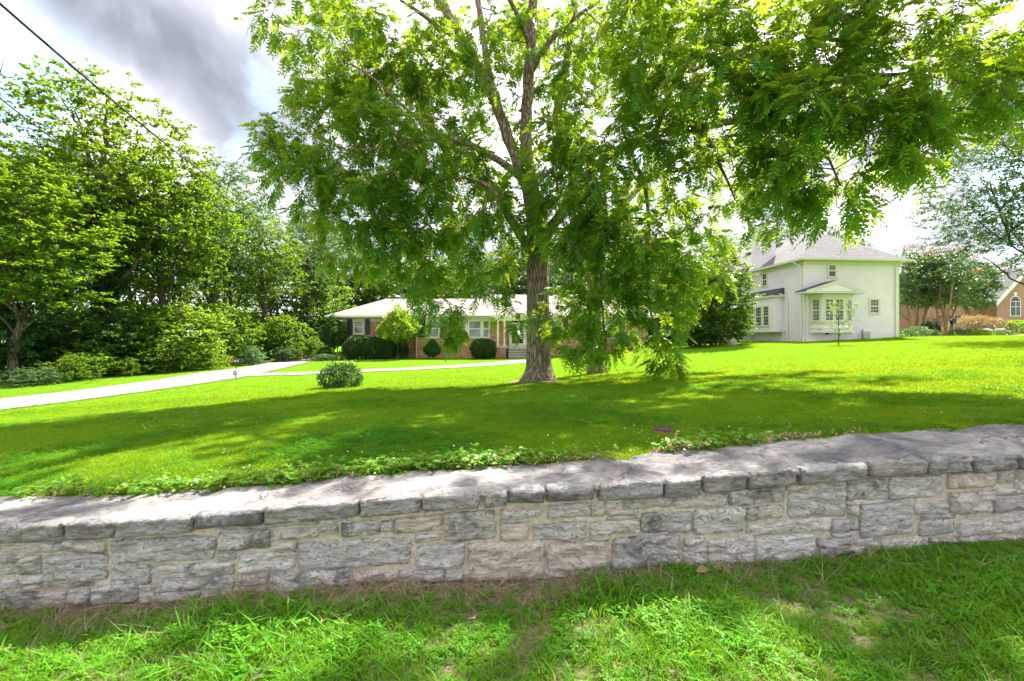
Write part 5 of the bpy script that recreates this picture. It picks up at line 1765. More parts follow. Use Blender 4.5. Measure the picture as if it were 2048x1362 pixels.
def hip_roof(x0, x1, y0, y1, z, rise, mat, root, name="roof", ridge_inset=None, thick=0.09):
    ym = (y0 + y1) / 2; i = ridge_inset if ridge_inset is not None else (y1 - y0) / 2
    mb = MB()
    a, b, c, d = (x0, y0, z), (x1, y0, z), (x1, y1, z), (x0, y1, z)
    e, f = (x0 + i, ym, z + rise), (x1 - i, ym, z + rise)
    n = len(mb.v)
    mb.v += [a, b, c, d, e, f] + [(p[0], p[1], p[2] - thick) for p in (a, b, c, d)]
    mb.f += [(0, 1, 5, 4), (1, 2, 5), (2, 3, 4, 5), (3, 0, 4), (0, 6, 7, 1), (1, 7, 8, 2), (2, 8, 9, 3), (3, 9, 6, 0), (6, 9, 8, 7)]
    return mb.build(name, mat, root)


def build_ranch():
    Y = 34.0; s = Y / F

    def X(px): return (px - 1024) * s

    def Z(py): return ZC - (py - 681) * s
    x0, xs, x1 = X(683), X(834), X(1292)
    zb = min(lz(x0, Y), lz(x1, Y), lz(0, Y)) - 0.25
    org = np.array((0.0, Y, lz(0, Y)))
    root = empty("brick_ranch_house", org, "single-storey red brick ranch house with pale roof behind the big tree", "house")
    zs = Z(636)         # underside of the eaves

    def B(name, mat, *q, bevel=0): return box(name, M[mat], root, *q, off=org, bevel=bevel)
    # walls
    B("wall", "ranch_brick", xs, x1, Y, Y + 9.5, zb, zs)
    B("wing_wall", "ranch_brick", x0, xs - 0.002, Y + 0.30, Y + 7.2, zb, zs - 0.003)
    B("frieze", "cream_trim", xs - 0.01, x1 + 0.01, Y - 0.035, Y - 0.002, zs - 0.26, zs - 0.004)
    B("frieze", "cream_trim", x0 - 0.01, xs - 0.03, Y + 0.265, Y + 0.298, zs - 0.26, zs - 0.006)
    # roofs: low wing on the left, higher main part, porch bump
    zr = zs + 0.16
    hip_roof(x0 - 0.95, xs + 10.5, Y - 0.62, Y + 7.9, zr, 1.62, M["brown_shingle"], root, "wing_roof", 3.3).location = -org
    hip_roof(X(935), x1 + 0.8, Y - 0.70, Y + 10.2, zr + 0.012, 2.05, M["brown_shingle"], root, "main_roof", 1.2).location = -org
    MB().box(x0 - 0.9, X(944), Y - 0.58, Y + 7.8, zs + 0.004, zs + 0.068).box(X(945), x1 + 0.75, Y - 0.74, Y + 10, zs + 0.010, zs + 0.100).build("soffit", M["cream_trim"], root, off=org)
    B("gutter", "white_trim", x0 - 0.97, X(985), Y - 0.74, Y - 0.622, zs + 0.05, zs + 0.17)
    B("gutter", "cream_trim", X(985), x1 + 0.8, Y - 0.90, Y - 0.782, zs + 0.06, zs + 0.20)
    MB().tube([(X(833), Y - 0.66, zs + 0.06), (X(833), Y - 0.50, zs - 0.12), (X(833.2), Y - 0.05, zs - 0.35), (X(833.2), Y - 0.05, zb + 0.3)], 0.045, 8).build("downspout", M["cream_trim"], root, off=org)
    MB().tube([(X(666), Y + 0.1, zs - 0.9), (X(666), Y + 0.1, zb + 0.1)], 0.05, 8).build("downspout", M["cream_trim"], root, off=org)
    MB().tube([(X(673), Y + 0.2, zs - 0.9), (X(673), Y + 0.2, zb + 0.1)], 0.05, 8).build("downspout", M["cream_trim"], root, off=org)
    MB().tube([(X(829), Y + 1.4, zr + 0.5), (X(829), Y + 1.4, zr + 1.15)], 0.045, 10).build("vent_pipe", M["black_metal"], root, off=org)

    def win(pxa, pxb, pya, pyb, dy=0.0, **kw):
        c = 0.09
        xa, xb = X(pxa) + c, X(pxb) - c
        z0, z1 = Z(pyb) + c, Z(pya) - c
        loc = np.array(((xa + xb) / 2, Y - 0.003 + dy, z0)) - org
        return window(root, loc, 0, xb - xa, z1 - z0, "cream_trim", glass="curtained_glass", **kw)

    def shutter(pxa, pxb, pya, pyb, dy=0.0):
        xa, xb, z0, z1 = X(pxa), X(pxb), Z(pyb), Z(pya)
        o = box("shutter", M["shutter_navy"], root, xa, xb, Y - 0.045 + dy, Y - 0.004 + dy, z0, z1, off=org)
        zm = z0 + (z1 - z0) * 0.52
        for a, b in ((z0 + 0.07, zm - 0.04), (zm + 0.04, z1 - 0.07)):
            mb = MB()
            n = int((b - a) / 0.075)
            for i in range(n):
                zz = a + (b - a) * (i + 0.5) / n
                mb.box(xa + 0.05, xb - 0.05, Y - 0.058 + dy, Y - 0.0455 + dy, zz - 0.022, zz + 0.014)
            l = mb.build("louvre_panel", M["shutter_navy"], o, off=org)
        return o
    win(703.5, 726.8, 636.9, 669.5, 0.30)
    shutter(691.6, 702.6, 637.3, 669.3, 0.30); shutter(727.8, 738, 637.3, 669.3, 0.30)
    win(851.5, 880, 637.5, 677); shutter(837, 850.6, 637.4, 675.2); shutter(881, 894.2, 637.4, 676.5)
    w = X(980) - X(919) - 0.18
    win(919, 980.4, 638.5, 677, mull=(-w / 2 + w * 0.245, w / 2 - w * 0.245), upper="curtained_glass")
    win(1100, 1126, 637.5, 676); shutter(1126.6, 1136, 637.5, 675.5); shutter(1089, 1099, 637.5, 675.5)
    win(1208, 1232, 637.5, 677); shutter(1233, 1241.5, 637.5, 676.5); shutter(1198, 1207, 637.5, 676.5)
    B("crawl_vent", "black_metal", X(938), X(944), Y - 0.02, Y - 0.003, Z(700), Z(694))
    B("crawl_vent", "black_metal", X(1112), X(1121), Y - 0.02, Y - 0.003, Z(700), Z(695))
    # porch: beam, columns, pier, slab, steps, rail, door
    yp = Y - 0.75
    B("porch_beam", "cream_trim", X(991), X(1075), yp, Y - 0.037, zs - 0.22, zs + 0.0)
    for a, b in ((994, 998.6), (1007, 1011.6)):
        xa, xb = X(a), X(b)
        mb = MB().box(xa + 0.02, xb - 0.02, yp + 0.03, yp + 0.17, Z(691), zs - 0.22)
        mb.box(xa - 0.02, xb + 0.02, yp - 0.01, yp + 0.21, zs - 0.30, zs - 0.223).box(xa - 0.02, xb + 0.02, yp - 0.01, yp + 0.21, Z(691), Z(691) + 0.09)
        mb.build("column", M["cream_trim"], root, off=org)
    MB().box(X(992), X(1013), yp - 0.12, Y - 0.004, zb, Z(696)).build("pier", M["ranch_brick"], root, off=org)
    B("pier_cap", "step_concrete", X(991), X(1014.2), yp - 0.17, Y - 0.006, Z(696) + 0.002, Z(691), bevel=0.01)
    B("porch_slab", "step_concrete", X(1014.6), X(1075), yp - 0.05, Y - 0.005, Z(696.5), Z(690), bevel=0.01)
    zt = Z(696.5); zg = lz(X(1035), Y - 2) - 0.1
    n = 4
    for i in range(n):
        za = zt - (i + 1) * 0.175
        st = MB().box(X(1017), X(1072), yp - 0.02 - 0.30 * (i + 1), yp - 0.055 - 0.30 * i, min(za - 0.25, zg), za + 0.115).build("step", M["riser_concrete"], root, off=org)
        MB().box(X(1016.6), X(1072.4), yp - 0.06 - 0.30 * (i + 1), yp - 0.058 - 0.30 * i, za + 0.117, za + 0.17).build("tread", M["step_concrete"], st, off=org, bevel=0.008)
    MB().tube([(X(1015), yp - 0.12, Z(690)), (X(1015), yp - 0.12, Z(671)), (X(1016), yp - 0.5, Z(675)), (X(1017), yp - 1.2, Z(690)), (X(1017), yp - 1.25, Z(692)), (X(1017), yp - 1.25, Z(717))], 0.028, 8).build("handrail", M["rail_blue"], root, off=org)
    door = B("door", "cream_trim", X(1018.5), X(1053), Y - 0.075, Y - 0.004, Z(690), zs - 0.225)
    MB().box(X(1024), X(1046), Y - 0.10, Y - 0.077, Z(686.5), Z(640)).build("storm_frame", M["black_metal"], door, off=org)
    MB().box(X(1025.6), X(1044.4), Y - 0.112, Y - 0.102, Z(685), Z(641.5)).build("pane", M["window_glass"], door, off=org)
    mb = MB()
    for i in range(1, 8):
        x = X(1025.6) + (X(1044.4) - X(1025.6)) * i / 8
        mb.box(x - 0.01, x + 0.01, Y - 0.122, Y - 0.113, Z(684), Z(662))
    mb.box(X(1026), X(1044), Y - 0.124, Y - 0.1135, Z(662.5), Z(661.2))
    mb.build("iron_grille", M["black_metal"], door, off=org)
    MB().tube([(X(1043.4), Y - 0.13, Z(664)), (X(1043.4), Y - 0.16, Z(663)), (X(1043.4), Y - 0.13, Z(661))], 0.012, 6).build("handle", M["cream_trim"], door, off=org)


build_ranch()


def build_white_house():
    RZ = rad(5.0)
    c = P(1608, 681, 32.0)
    zg = lz(c[0], c[1])
    root = empty("white_brick_house", (c[0], c[1], zg), "two-storey white painted brick house with hip roof and bay windows on the right", "house", None, RZ)
    R = Matrix.Rotation(RZ, 3, 'Z'); Ri = R.transposed()
    o = Vector((c[0], c[1], zg)); eye = Ri @ (Vector((0, 0, ZC)) - o)

    def ray(u, v):
        px = 1460 + u / 5.24; py = 440 + v / 5.24
        return Ri @ Vector(((px - 1024) / F, 1.0, -(py - 681) / F))

    def front(u, v, y=0.0):
        d = ray(u, v); t = (y - eye.y) / d.y; q = eye + d * t; return q.x, q.z

    def side(u, v, x=0.0):
        d = ray(u, v); t = (x - eye.x) / d.x; q = eye + d * t; return q.y, q.z

    def B(name, mat, *q, bevel=0, parent=None): return box(name, M[mat], parent or root, *q, bevel=bevel)
    Wd = front(1765, 700)[0]
    Dp = 17.0
    ze = front(805, 425)[1]
    B("wall", "painted_brick", 0, Wd, 0, Dp, -0.8, ze)
    zr = front(1000, 120, 3.9)[1]
    ov = 0.5
    rf = MB()
    a, b, cc, d = (-ov, -ov, ze + .06), (Wd + ov, -ov, ze + .06), (Wd + ov, Dp + ov, ze + .06), (-ov, Dp + ov, ze + .06)
    hw = (Wd + 2 * ov) / 2
    e, f = (Wd / 2, -ov + hw, zr), (Wd / 2, Dp + ov - hw, zr)
    rf.v += [a, b, cc, d, e, f]
    rf.f += [(0, 1, 4), (1, 2, 5, 4), (2, 3, 5), (3, 0, 4, 5), (0, 3, 2, 1)]
    roof = rf.build("roof", M["grey_shingle"], root)
    B("soffit", "house_trim", -ov + 0.02, Wd + ov - 0.02, -ov + 0.02, Dp + ov - 0.02, ze + 0.004, ze + 0.05)
    for q in ((-ov - 0.11, Wd + ov + 0.11, -ov - 0.11, -ov), (-ov - 0.11, -ov, -ov + 0.002, Dp + ov), (Wd + ov, Wd + ov + 0.11, -ov + 0.002, Dp + ov)):
        B("gutter", "house_trim", *q, ze - 0.03, ze + 0.10)
    MB().box(-0.03, Wd + 0.03, -0.028, -0.003, ze - 0.30, ze - 0.003).build("frieze", M["house_trim"], root)
    MB().box(-0.030, -0.003, 0.0, Dp, ze - 0.30, ze - 0.004).build("frieze", M["house_trim"], root)
    MB().box(-0.12, -0.02, -0.02, 0.06, -0.4, 0.35).build("corner_stub", M["white_trim"], root)
    B("corner_board", "house_trim", Wd - 0.16, Wd + 0.03, -0.032, -0.004, -0.5, ze - 0.302)
    for pts in ([(-ov - 0.05, 0.5, ze), (-0.12, 0.25, ze - 0.35), (-0.07, 0.22, ze - 0.6), (-0.07, 0.22, 0.05)],
                [(0.10, -0.72, 3.5), (0.14, -0.10, 3.25), (0.14, -0.06, 2.9), (0.14, -0.06, 0.0)],
                [(-0.62, 1.72, 3.55), (-0.09, 1.60, 3.3), (-0.07, 1.60, 3.0), (-0.07, 1.60, 0.05)],
                [(Wd - 0.25, -ov - .03, ze), (Wd - 0.25, -0.10, ze - 0.35), (Wd - 0.25, -0.08, ze - 0.6), (Wd - 0.25, -0.08, 0.3)]):
        MB().tube(pts, 0.05, 8).build("downspout", M["white_trim"], root)
    # front windows
    (xa, z1), (xb, z0) = front(1024, 470), front(1112, 595)
    window(root, ((xa + xb) / 2, -0.003, z0), 0, xb - xa - 0.1, z1 - z0, "beige_trim", (1, 1), upper="curtained_glass")
    (xa, z1), (xb, z0) = front(1460, 832), front(1562, 975)
    window(root, ((xa + xb) / 2, -0.003, z0), 0, xb - xa - 0.1, z1 - z0, "beige_trim", (3, 2))
    # front bay: half-hexagon body, gabled cap
    yb = -0.75
    x0, zt = front(838, 800, -0.1); x1, _ = front(1292, 800, -0.1)
    xi0, _ = front(975, 900, yb); xi1, _ = front(1205, 900, yb)
    zb = front(1000, 1180, yb)[1]; zm = front(1000, 1078, yb)[1]; zt = front(1000, 775, yb)[1]
    outl = [(x0, -0.003), (x0, -0.06), (xi0, yb), (xi1, yb), (x1, -0.06), (x1, -0.003)]
    MB().prism(outl[::-1], 'z', zb, zt).build("bay", M["pale_panel"], root)
    gr = [(x0 - 0.04, -0.004), (x0 - 0.04, -0.08), (xi0 - 0.02, yb - 0.045), (xi1 + 0.02, yb - 0.045), (x1 + 0.04, -0.08), (x1 + 0.04, -0.004)]
    bay = bpy.data.objects["bay"]
    MB().prism(gr[::-1], 'z', zm - 0.06, zm).build("bay_moulding", M["house_trim"], bay)
    MB().prism(gr[::-1], 'z', zm - 0.40, zm - 0.36).build("bay_moulding", M["house_trim"], bay)
    MB().prism(gr[::-1], 'z', zt - 0.22, zt + 0.002).build("bay_frieze", M["house_trim"], bay)
    zw0 = front(1000, 1055, yb)[1]; zw1 = front(1000, 828, yb)[1]
    xm = (xi0 + xi1) / 2
    ww = (xi1 - xi0) - 0.30
    window(root, (xm, yb - 0.004, zw0), 0, ww, zw1 - zw0, "beige_trim", (2, 3), mull=(0.0,))
    for (p, q) in ((outl[1], outl[2]), (outl[3], outl[4])):
        mid = ((p[0] + q[0]) / 2, (p[1] + q[1]) / 2)
        L = math.hypot(q[0] - p[0], q[1] - p[1])
        ang = math.atan2(q[1] - p[1], q[0] - p[0])
        nrm = (math.sin(ang), -math.cos(ang))
        window(root, (mid[0] + nrm[0] * 0.006, mid[1] + nrm[1] * 0.006, zw0), ang, L * 0.52, zw1 - zw0, "beige_trim", (2, 3), glass="curtained_glass")
    # gabled cap over the bay
    gx0, gz = front(797, 742, yb - 0.35); gx1, _ = front(1405, 742, yb - 0.35); gp = front(1125, 628, yb - 0.35)
    ye = yb - 0.35
    ap = (gp[0], gp[1])
    cap = MB().prism([(gx0, gz), (gx1, gz), (gx1, gz + 0.05), (ap[0], ap[1]), (gx0, gz + 0.05)], 'y', ye, -0.004).build("bay_roof", M["slate_shingle"], root)
    MB().prism([(gx0 + .02, gz - 0.02), (gx0 + 0.55, gz - 0.02), (ap[0], ap[1] - 0.27), (gx1 - 0.55, gz - 0.02), (gx1 - 0.02, gz - 0.02), (gx1 + 0.02, gz + 0.03), (ap[0], ap[1] - 0.02), (gx0 - 0.02, gz + 0.03)], 'y', ye - 0.05, ye - 0.003).build("rake_board", M["house_trim"], cap)
    MB().prism([(gx0 + 0.55, gz), (gx1 - 0.55, gz), (ap[0], ap[1] - 0.26)], 'y', ye - 0.02, ye - 0.002).build("tympanum", M["pale_panel"], cap)
    MB().box(gx0 - 0.05, gx1 + 0.05, ye - 0.10, -0.005, gz - 0.15, gz - 0.022).build("cornice", M["house_trim"], cap)
    # boxed-out bay on the side wall
    xo = -0.75
    (ya, zt2), (yb2, _) = side(452, 790, xo), side(100, 800, xo)
    zb2 = side(452, 1172, xo)[1]
    sb = MB().box(xo, -0.003, ya, yb2, zb2, zt2).build("side_bay", M["pale_panel"], root)
    MB().prism([(xo - 0.16, zt2 + 0.0), (-0.002, zt2 + 0.0), (-0.002, zt2 + 0.58), (xo - 0.16, zt2 + 0.06)], 'y', ya - 0.2, yb2 + 0.2).build("side_bay_roof", M["slate_shingle"], root)
    MB().box(xo - 0.20, -0.004, ya - 0.24, yb2 + 0.24, zt2 - 0.13, zt2 - 0.003).build("cornice", M["house_trim"], sb)
    wl = [side(u, 905, xo)[0] for u in (408, 356, 330, 276, 255, 204, 184, 132)]
    z1 = side(385, 905, xo)[1]; z0 = side(385, 1105, xo)[1]
    for i in range(4):
        p, q = wl[2 * i], wl[2 * i + 1]
        window(root, (xo - 0.004, (p + q) / 2, z0), rad(-90), abs(q - p), z1 - z0, "beige_trim", (3, 3), casing=0.075)
    for (ua, ub, va, vb) in ((392, 340, 550, 700), (226, 180, 585, 722)):
        (p, z1), (q, z0) = side(ua, va), side(ub, vb)
        window(root, (-0.004, (p + q) / 2, z0 + 0.05), rad(-90), abs(q - p) - 0.12, z1 - z0 - 0.1, "beige_trim", (2, 2), casing=0.08)
    # chimney, roof vents, service bits
    cy, cz = side(215, 440, -0.35)
    ch = MB().box(-0.28, 1.05, cy - 1.15, cy, ze - 0.3, zr + 0.35).build("chimney", M["painted_brick"], root)
    MB().box(-0.34, 1.11, cy - 1.21, cy + 0.06, zr + 0.352, zr + 0.47).build("chimney_cap", M["white_trim"], ch)
    for i, yy in enumerate((6.2, 8.3, 10.5)):
        x = Wd / 2 - 0.75; z = zr - 0.75 * (zr - ze) / hw
        MB().prism([(x - 0.28, z - 0.20), (x + 0.22, z + 0.12), (x - 0.22, z + 0.12)], 'y', yy, yy + 0.55).build("roof_vent", M["black_metal"], root)
    zz = lz(c[0] + 4, 31.5) - zg
    xa, z1 = front(1425, 1170, -0.4); xb, z0 = front(1545, 1226, -0.4)
    B("utility_box", "white_trim", xa, xb, -0.75, -0.25, z0 - 0.2, z1, bevel=0.02)
    xa, z1 = front(1385, 1155, -0.05); _, z0 = front(1385, 1235, -0.05)
    MB().tube([(xa + 0.1, -0.06, z1 + 0.03), (xa, -0.06, z1), (xa, -0.06, z0 - 0.2)], 0.03, 6).build("conduit", M["terracotta_dark"], root)
    yy, z1 = side(578, 1163); 
    MB().tube([(-0.12, yy, z1), (-0.004, yy, z1)], 0.07, 12).build("wall_lamp", M["white_trim"], root)
    xa, z1 = front(1000, 1183, -0.02); xb, z0 = front(1045, 1192, -0.02)
    B("crawl_vent", "black_metal", xa, xb, -0.02, -0.003, z0 - 0.05, z1)
    # striped flag hanging by the far corner
    fx, fz = Wd + 0.25, front(1780, 1000)[1]
    p = R @ Vector((fx, 0.6, 0)) + o
    gz = lz(p.x, p.y)
    fr = empty("hanging_flag", (p.x, p.y, gz), "blue and red striped flag hanging at the right corner of the white house", "flag")
    MB().tube([(0, 0, -0.1), (0, 0, 2.35)], 0.018, 8).build("pole", M["black_metal"], fr)

    def cloth(name, mat, z0, z1, xa, xb):
        xs = np.linspace(xa, xb, 10); zs_ = np.linspace(z0, z1, 8)
        A, C = np.meshgrid(xs, zs_)
        Yw = 0.05 * np.sin(A * 22) * (1.3 - (C - z0) / max(0.1, z1 - z0))
        v = np.stack([A, Yw - 0.02, C], -1).reshape(-1, 3)
        i = np.arange(len(v)).reshape(A.shape)
        f = np.stack([i[:-1, :-1], i[:-1, 1:], i[1:, 1:], i[1:, :-1]], -1).reshape(-1, 4)
        ob = link(name, fast_mesh(name, v, f), M[mat], fr, True)
        md = ob.modifiers.new("thick", 'SOLIDIFY'); md.thickness = 0.006
        return ob
    cloth("blue_field", "flag_blue", 1.35, 2.3, 0.0, 0.42)
    for i in range(5):
        cloth("stripe", "sign_red" if i % 2 == 0 else "sign_white", 0.55, 1.345, 0.085 * i, 0.085 * (i + 1) - 0.003)


build_white_house()


def build_far_houses():
    # pink brick house at the right edge
    D = 52.0; s = D / F

    def X(px): return (px - 1024) * s

    def Z(py): return ZC - (py - 681) * s
    zg = Z(668)
    org = np.array((X(1995), D, zg))
    root = empty("pink_brick_house", org, "far pinkish brick house with an arched window at the right edge", "house")
    x0, x1 = X(1994), X(2100); ze = Z(597)
    # gable front with an arched opening cut out
    wx0, wx1, wz0 = X(2021), X(2039), Z(631); wzs = Z(603)
    cxw = (wx0 + wx1) / 2; rw = (wx1 - wx0) / 2
    ap = ((x0 + x1) / 2, ze + 3.3)
    MB().prism([(x0, zg - 1), (x1, zg - 1), (x1, ze), ap, (x0, ze)], 'y', D, D + 9).build("gable_wall", M["pink_brick"], root, off=org)
    MB().box(X(1880), x0 - 0.01, D + 1.6, D + 9, zg - 1, ze - 0.1).build("wing_wall", M["pink_brick"], root, off=org)
    sl = (ap[1] - ze) / (ap[0] - x0)
    for sg in (-1, 1):
        xe = ap[0] + sg * (ap[0] - x0 + 0.6)
        zz = ze - 0.6 * sl
        pl = [(ap[0], ap[1] + 0.02), (xe, zz + 0.02), (xe, zz + 0.30), (ap[0], ap[1] + 0.32)]
        MB().prism(pl if sg > 0 else pl[::-1], 'y', D - 0.5, D + 9.6).build("roof", M["grey_shingle"], root, off=org)
        pl = [(ap[0], ap[1] - 0.25), (xe, zz - 0.25), (xe, zz + 0.27), (ap[0], ap[1] + 0.28)]
        MB().prism(pl if sg > 0 else pl[::-1], 'y', D - 0.58, D - 0.503).build("rake_board", M["white_trim"], root, off=org)
    MB().prism([(D + 0.8, ze - 0.1), (D + 9.4, ze - 0.1), (D + 5.2, ze + 2.6)], 'x', X(1870), x0 - 0.3).build("wing_roof", M["grey_shingle"], root, off=org)
    arc = [(cxw + rw * math.cos(t), wzs + rw * 1.05 * math.sin(t)) for t in np.linspace(0, math.pi, 14)]
    arc2 = [(cxw + rw * 1.18 * math.cos(t), wzs + rw * 1.24 * math.sin(t)) for t in np.linspace(0, math.pi, 14)]
    w = MB().prism([(wx0 - 0.12, wz0 - 0.1), (wx1 + 0.12, wz0 - 0.1)] + arc2, 'y', D - 0.05, D - 0.004).build("window", M["white_trim"], root, off=org)
    MB().prism([(wx0, wz0), (wx1, wz0)] + arc, 'y', D - 0.07, D - 0.052).build("pane", M["window_glass"], w, off=org)
    MB().box(cxw - 0.03, cxw + 0.03, D - 0.09, D - 0.072, wz0, wzs).box(wx0, wx1, D - 0.092, D - 0.073, Z(614), Z(613)).box(wx0, wx1, D - 0.091, D - 0.0735, wzs - 0.03, wzs + 0.03).build("sash", M["white_trim"], w, off=org)
    MB().prism([(cxw - 0.12, wzs + rw * 1.25), (cxw + 0.12, wzs + rw * 1.25), (cxw + 0.18, wzs + rw * 1.25 + 0.4), (cxw - 0.18, wzs + rw * 1.25 + 0.4)], 'y', D - 0.06, D - 0.003).build("keystone", M["sign_white"], root, off=org)
    MB().box(X(1932), X(1934.5), D + 1.5, D + 1.597, zg - 1, ze - 0.1).build("downspout", M["white_trim"], root, off=org)
    # dark iron fence and lamp by the crape myrtle
    D2 = 46.0
    xa = (1872 - 1024) * D2 / F; xb = (1922 - 1024) * D2 / F
    z = lz(xa, D2)
    fr = empty("iron_fence", (xa, D2, z), "dark iron fence panel behind the forked crape myrtle", "fence")
    o2 = np.array(fr.location)
    for zz in (0.35, 1.0, 1.75):
        MB().box(xa, xb, D2 - 0.02, D2 + 0.02, z + zz, z + zz + 0.06).build("rail", M["black_metal"], fr, off=o2)
    k = 17
    for i in range(k):
        x = xa + (xb - xa) * i / (k - 1)
        MB().box(x - 0.028, x + 0.028, D2 - 0.035, D2 - 0.0205, z - 0.1, z + 1.85).build("picket", M["black_metal"], fr, off=o2)
    p = at(1906, 38.0)
    lr = empty("garden_lamp", p, "thin black garden lamp post among the bed plants", "lamp")
    MB().tube([(0, 0, -0.1), (0, 0, 1.0)], 0.035, 8).build("post", M["black_metal"], lr)
    MB().prism([(-0.13, 1.0), (0.13, 1.0), (0.17, 1.3), (-0.17, 1.3)], 'y', -0.13, 0.13).build("lantern", M["black_metal"], lr)
    MB().prism([(-0.22, 1.302), (0.22, 1.302), (0, 1.48)], 'y', -0.2, 0.2).build("lamp_cap", M["black_metal"], lr)
    # pale roof seen through the wood at the far left
    D3 = 44.0
    xa = (-160 - 1024) * D3 / F; xb = (62 - 1024) * D3 / F; zt = ZC - (618 - 681) * D3 / F; ze3 = ZC - (650 - 681) * D3 / F
    g3 = lz(xb, D3)
    hr = empty("distant_house", (xb, D3, g3), "far house with a pale flat-pitched roof showing through the wood at the left edge", "house")
    o3 = np.array(hr.location)
    MB().box(xa, xb - 0.5, D3, D3 + 7, g3 - 1, ze3).build("wall", M["pale_panel"], hr, off=o3)
    MB().prism([(D3 - 0.5, ze3 + 0.01), (D3 + 7.5, ze3 + 0.01), (D3 + 3.5, zt + 0.2)], 'x', xa - 0.5, xb).build("roof", M["driveway_concrete"], hr, off=o3)
    wnd = window(hr, (-3.0, -0.003, ze3 - 1.6 - g3), 0, 1.0, 1.1, "white_trim")


build_far_houses()


# ------------------------------------------------------------------ small things
def text_mesh(txt, size, mat, parent, loc, name="lettering", extrude=0.002):
    cu = bpy.data.curves.new(name, 'FONT'); cu.body = txt; cu.size = size; cu.extrude = extrude; cu.align_x = 'CENTER'; cu.align_y = 'CENTER'
    t = bpy.data.objects.new(name, cu); COL.objects.link(t)
    bpy.context.view_layer.update()
    me = bpy.data.meshes.new_from_object(t.evaluated_get(bpy.context.evaluated_depsgraph_get()))
    bpy.data.objects.remove(t)
    me.materials.clear()
    o = link(name, me, mat, parent)
    o.location = loc; o.rotation_euler = (rad(90), 0, 0)
    return o


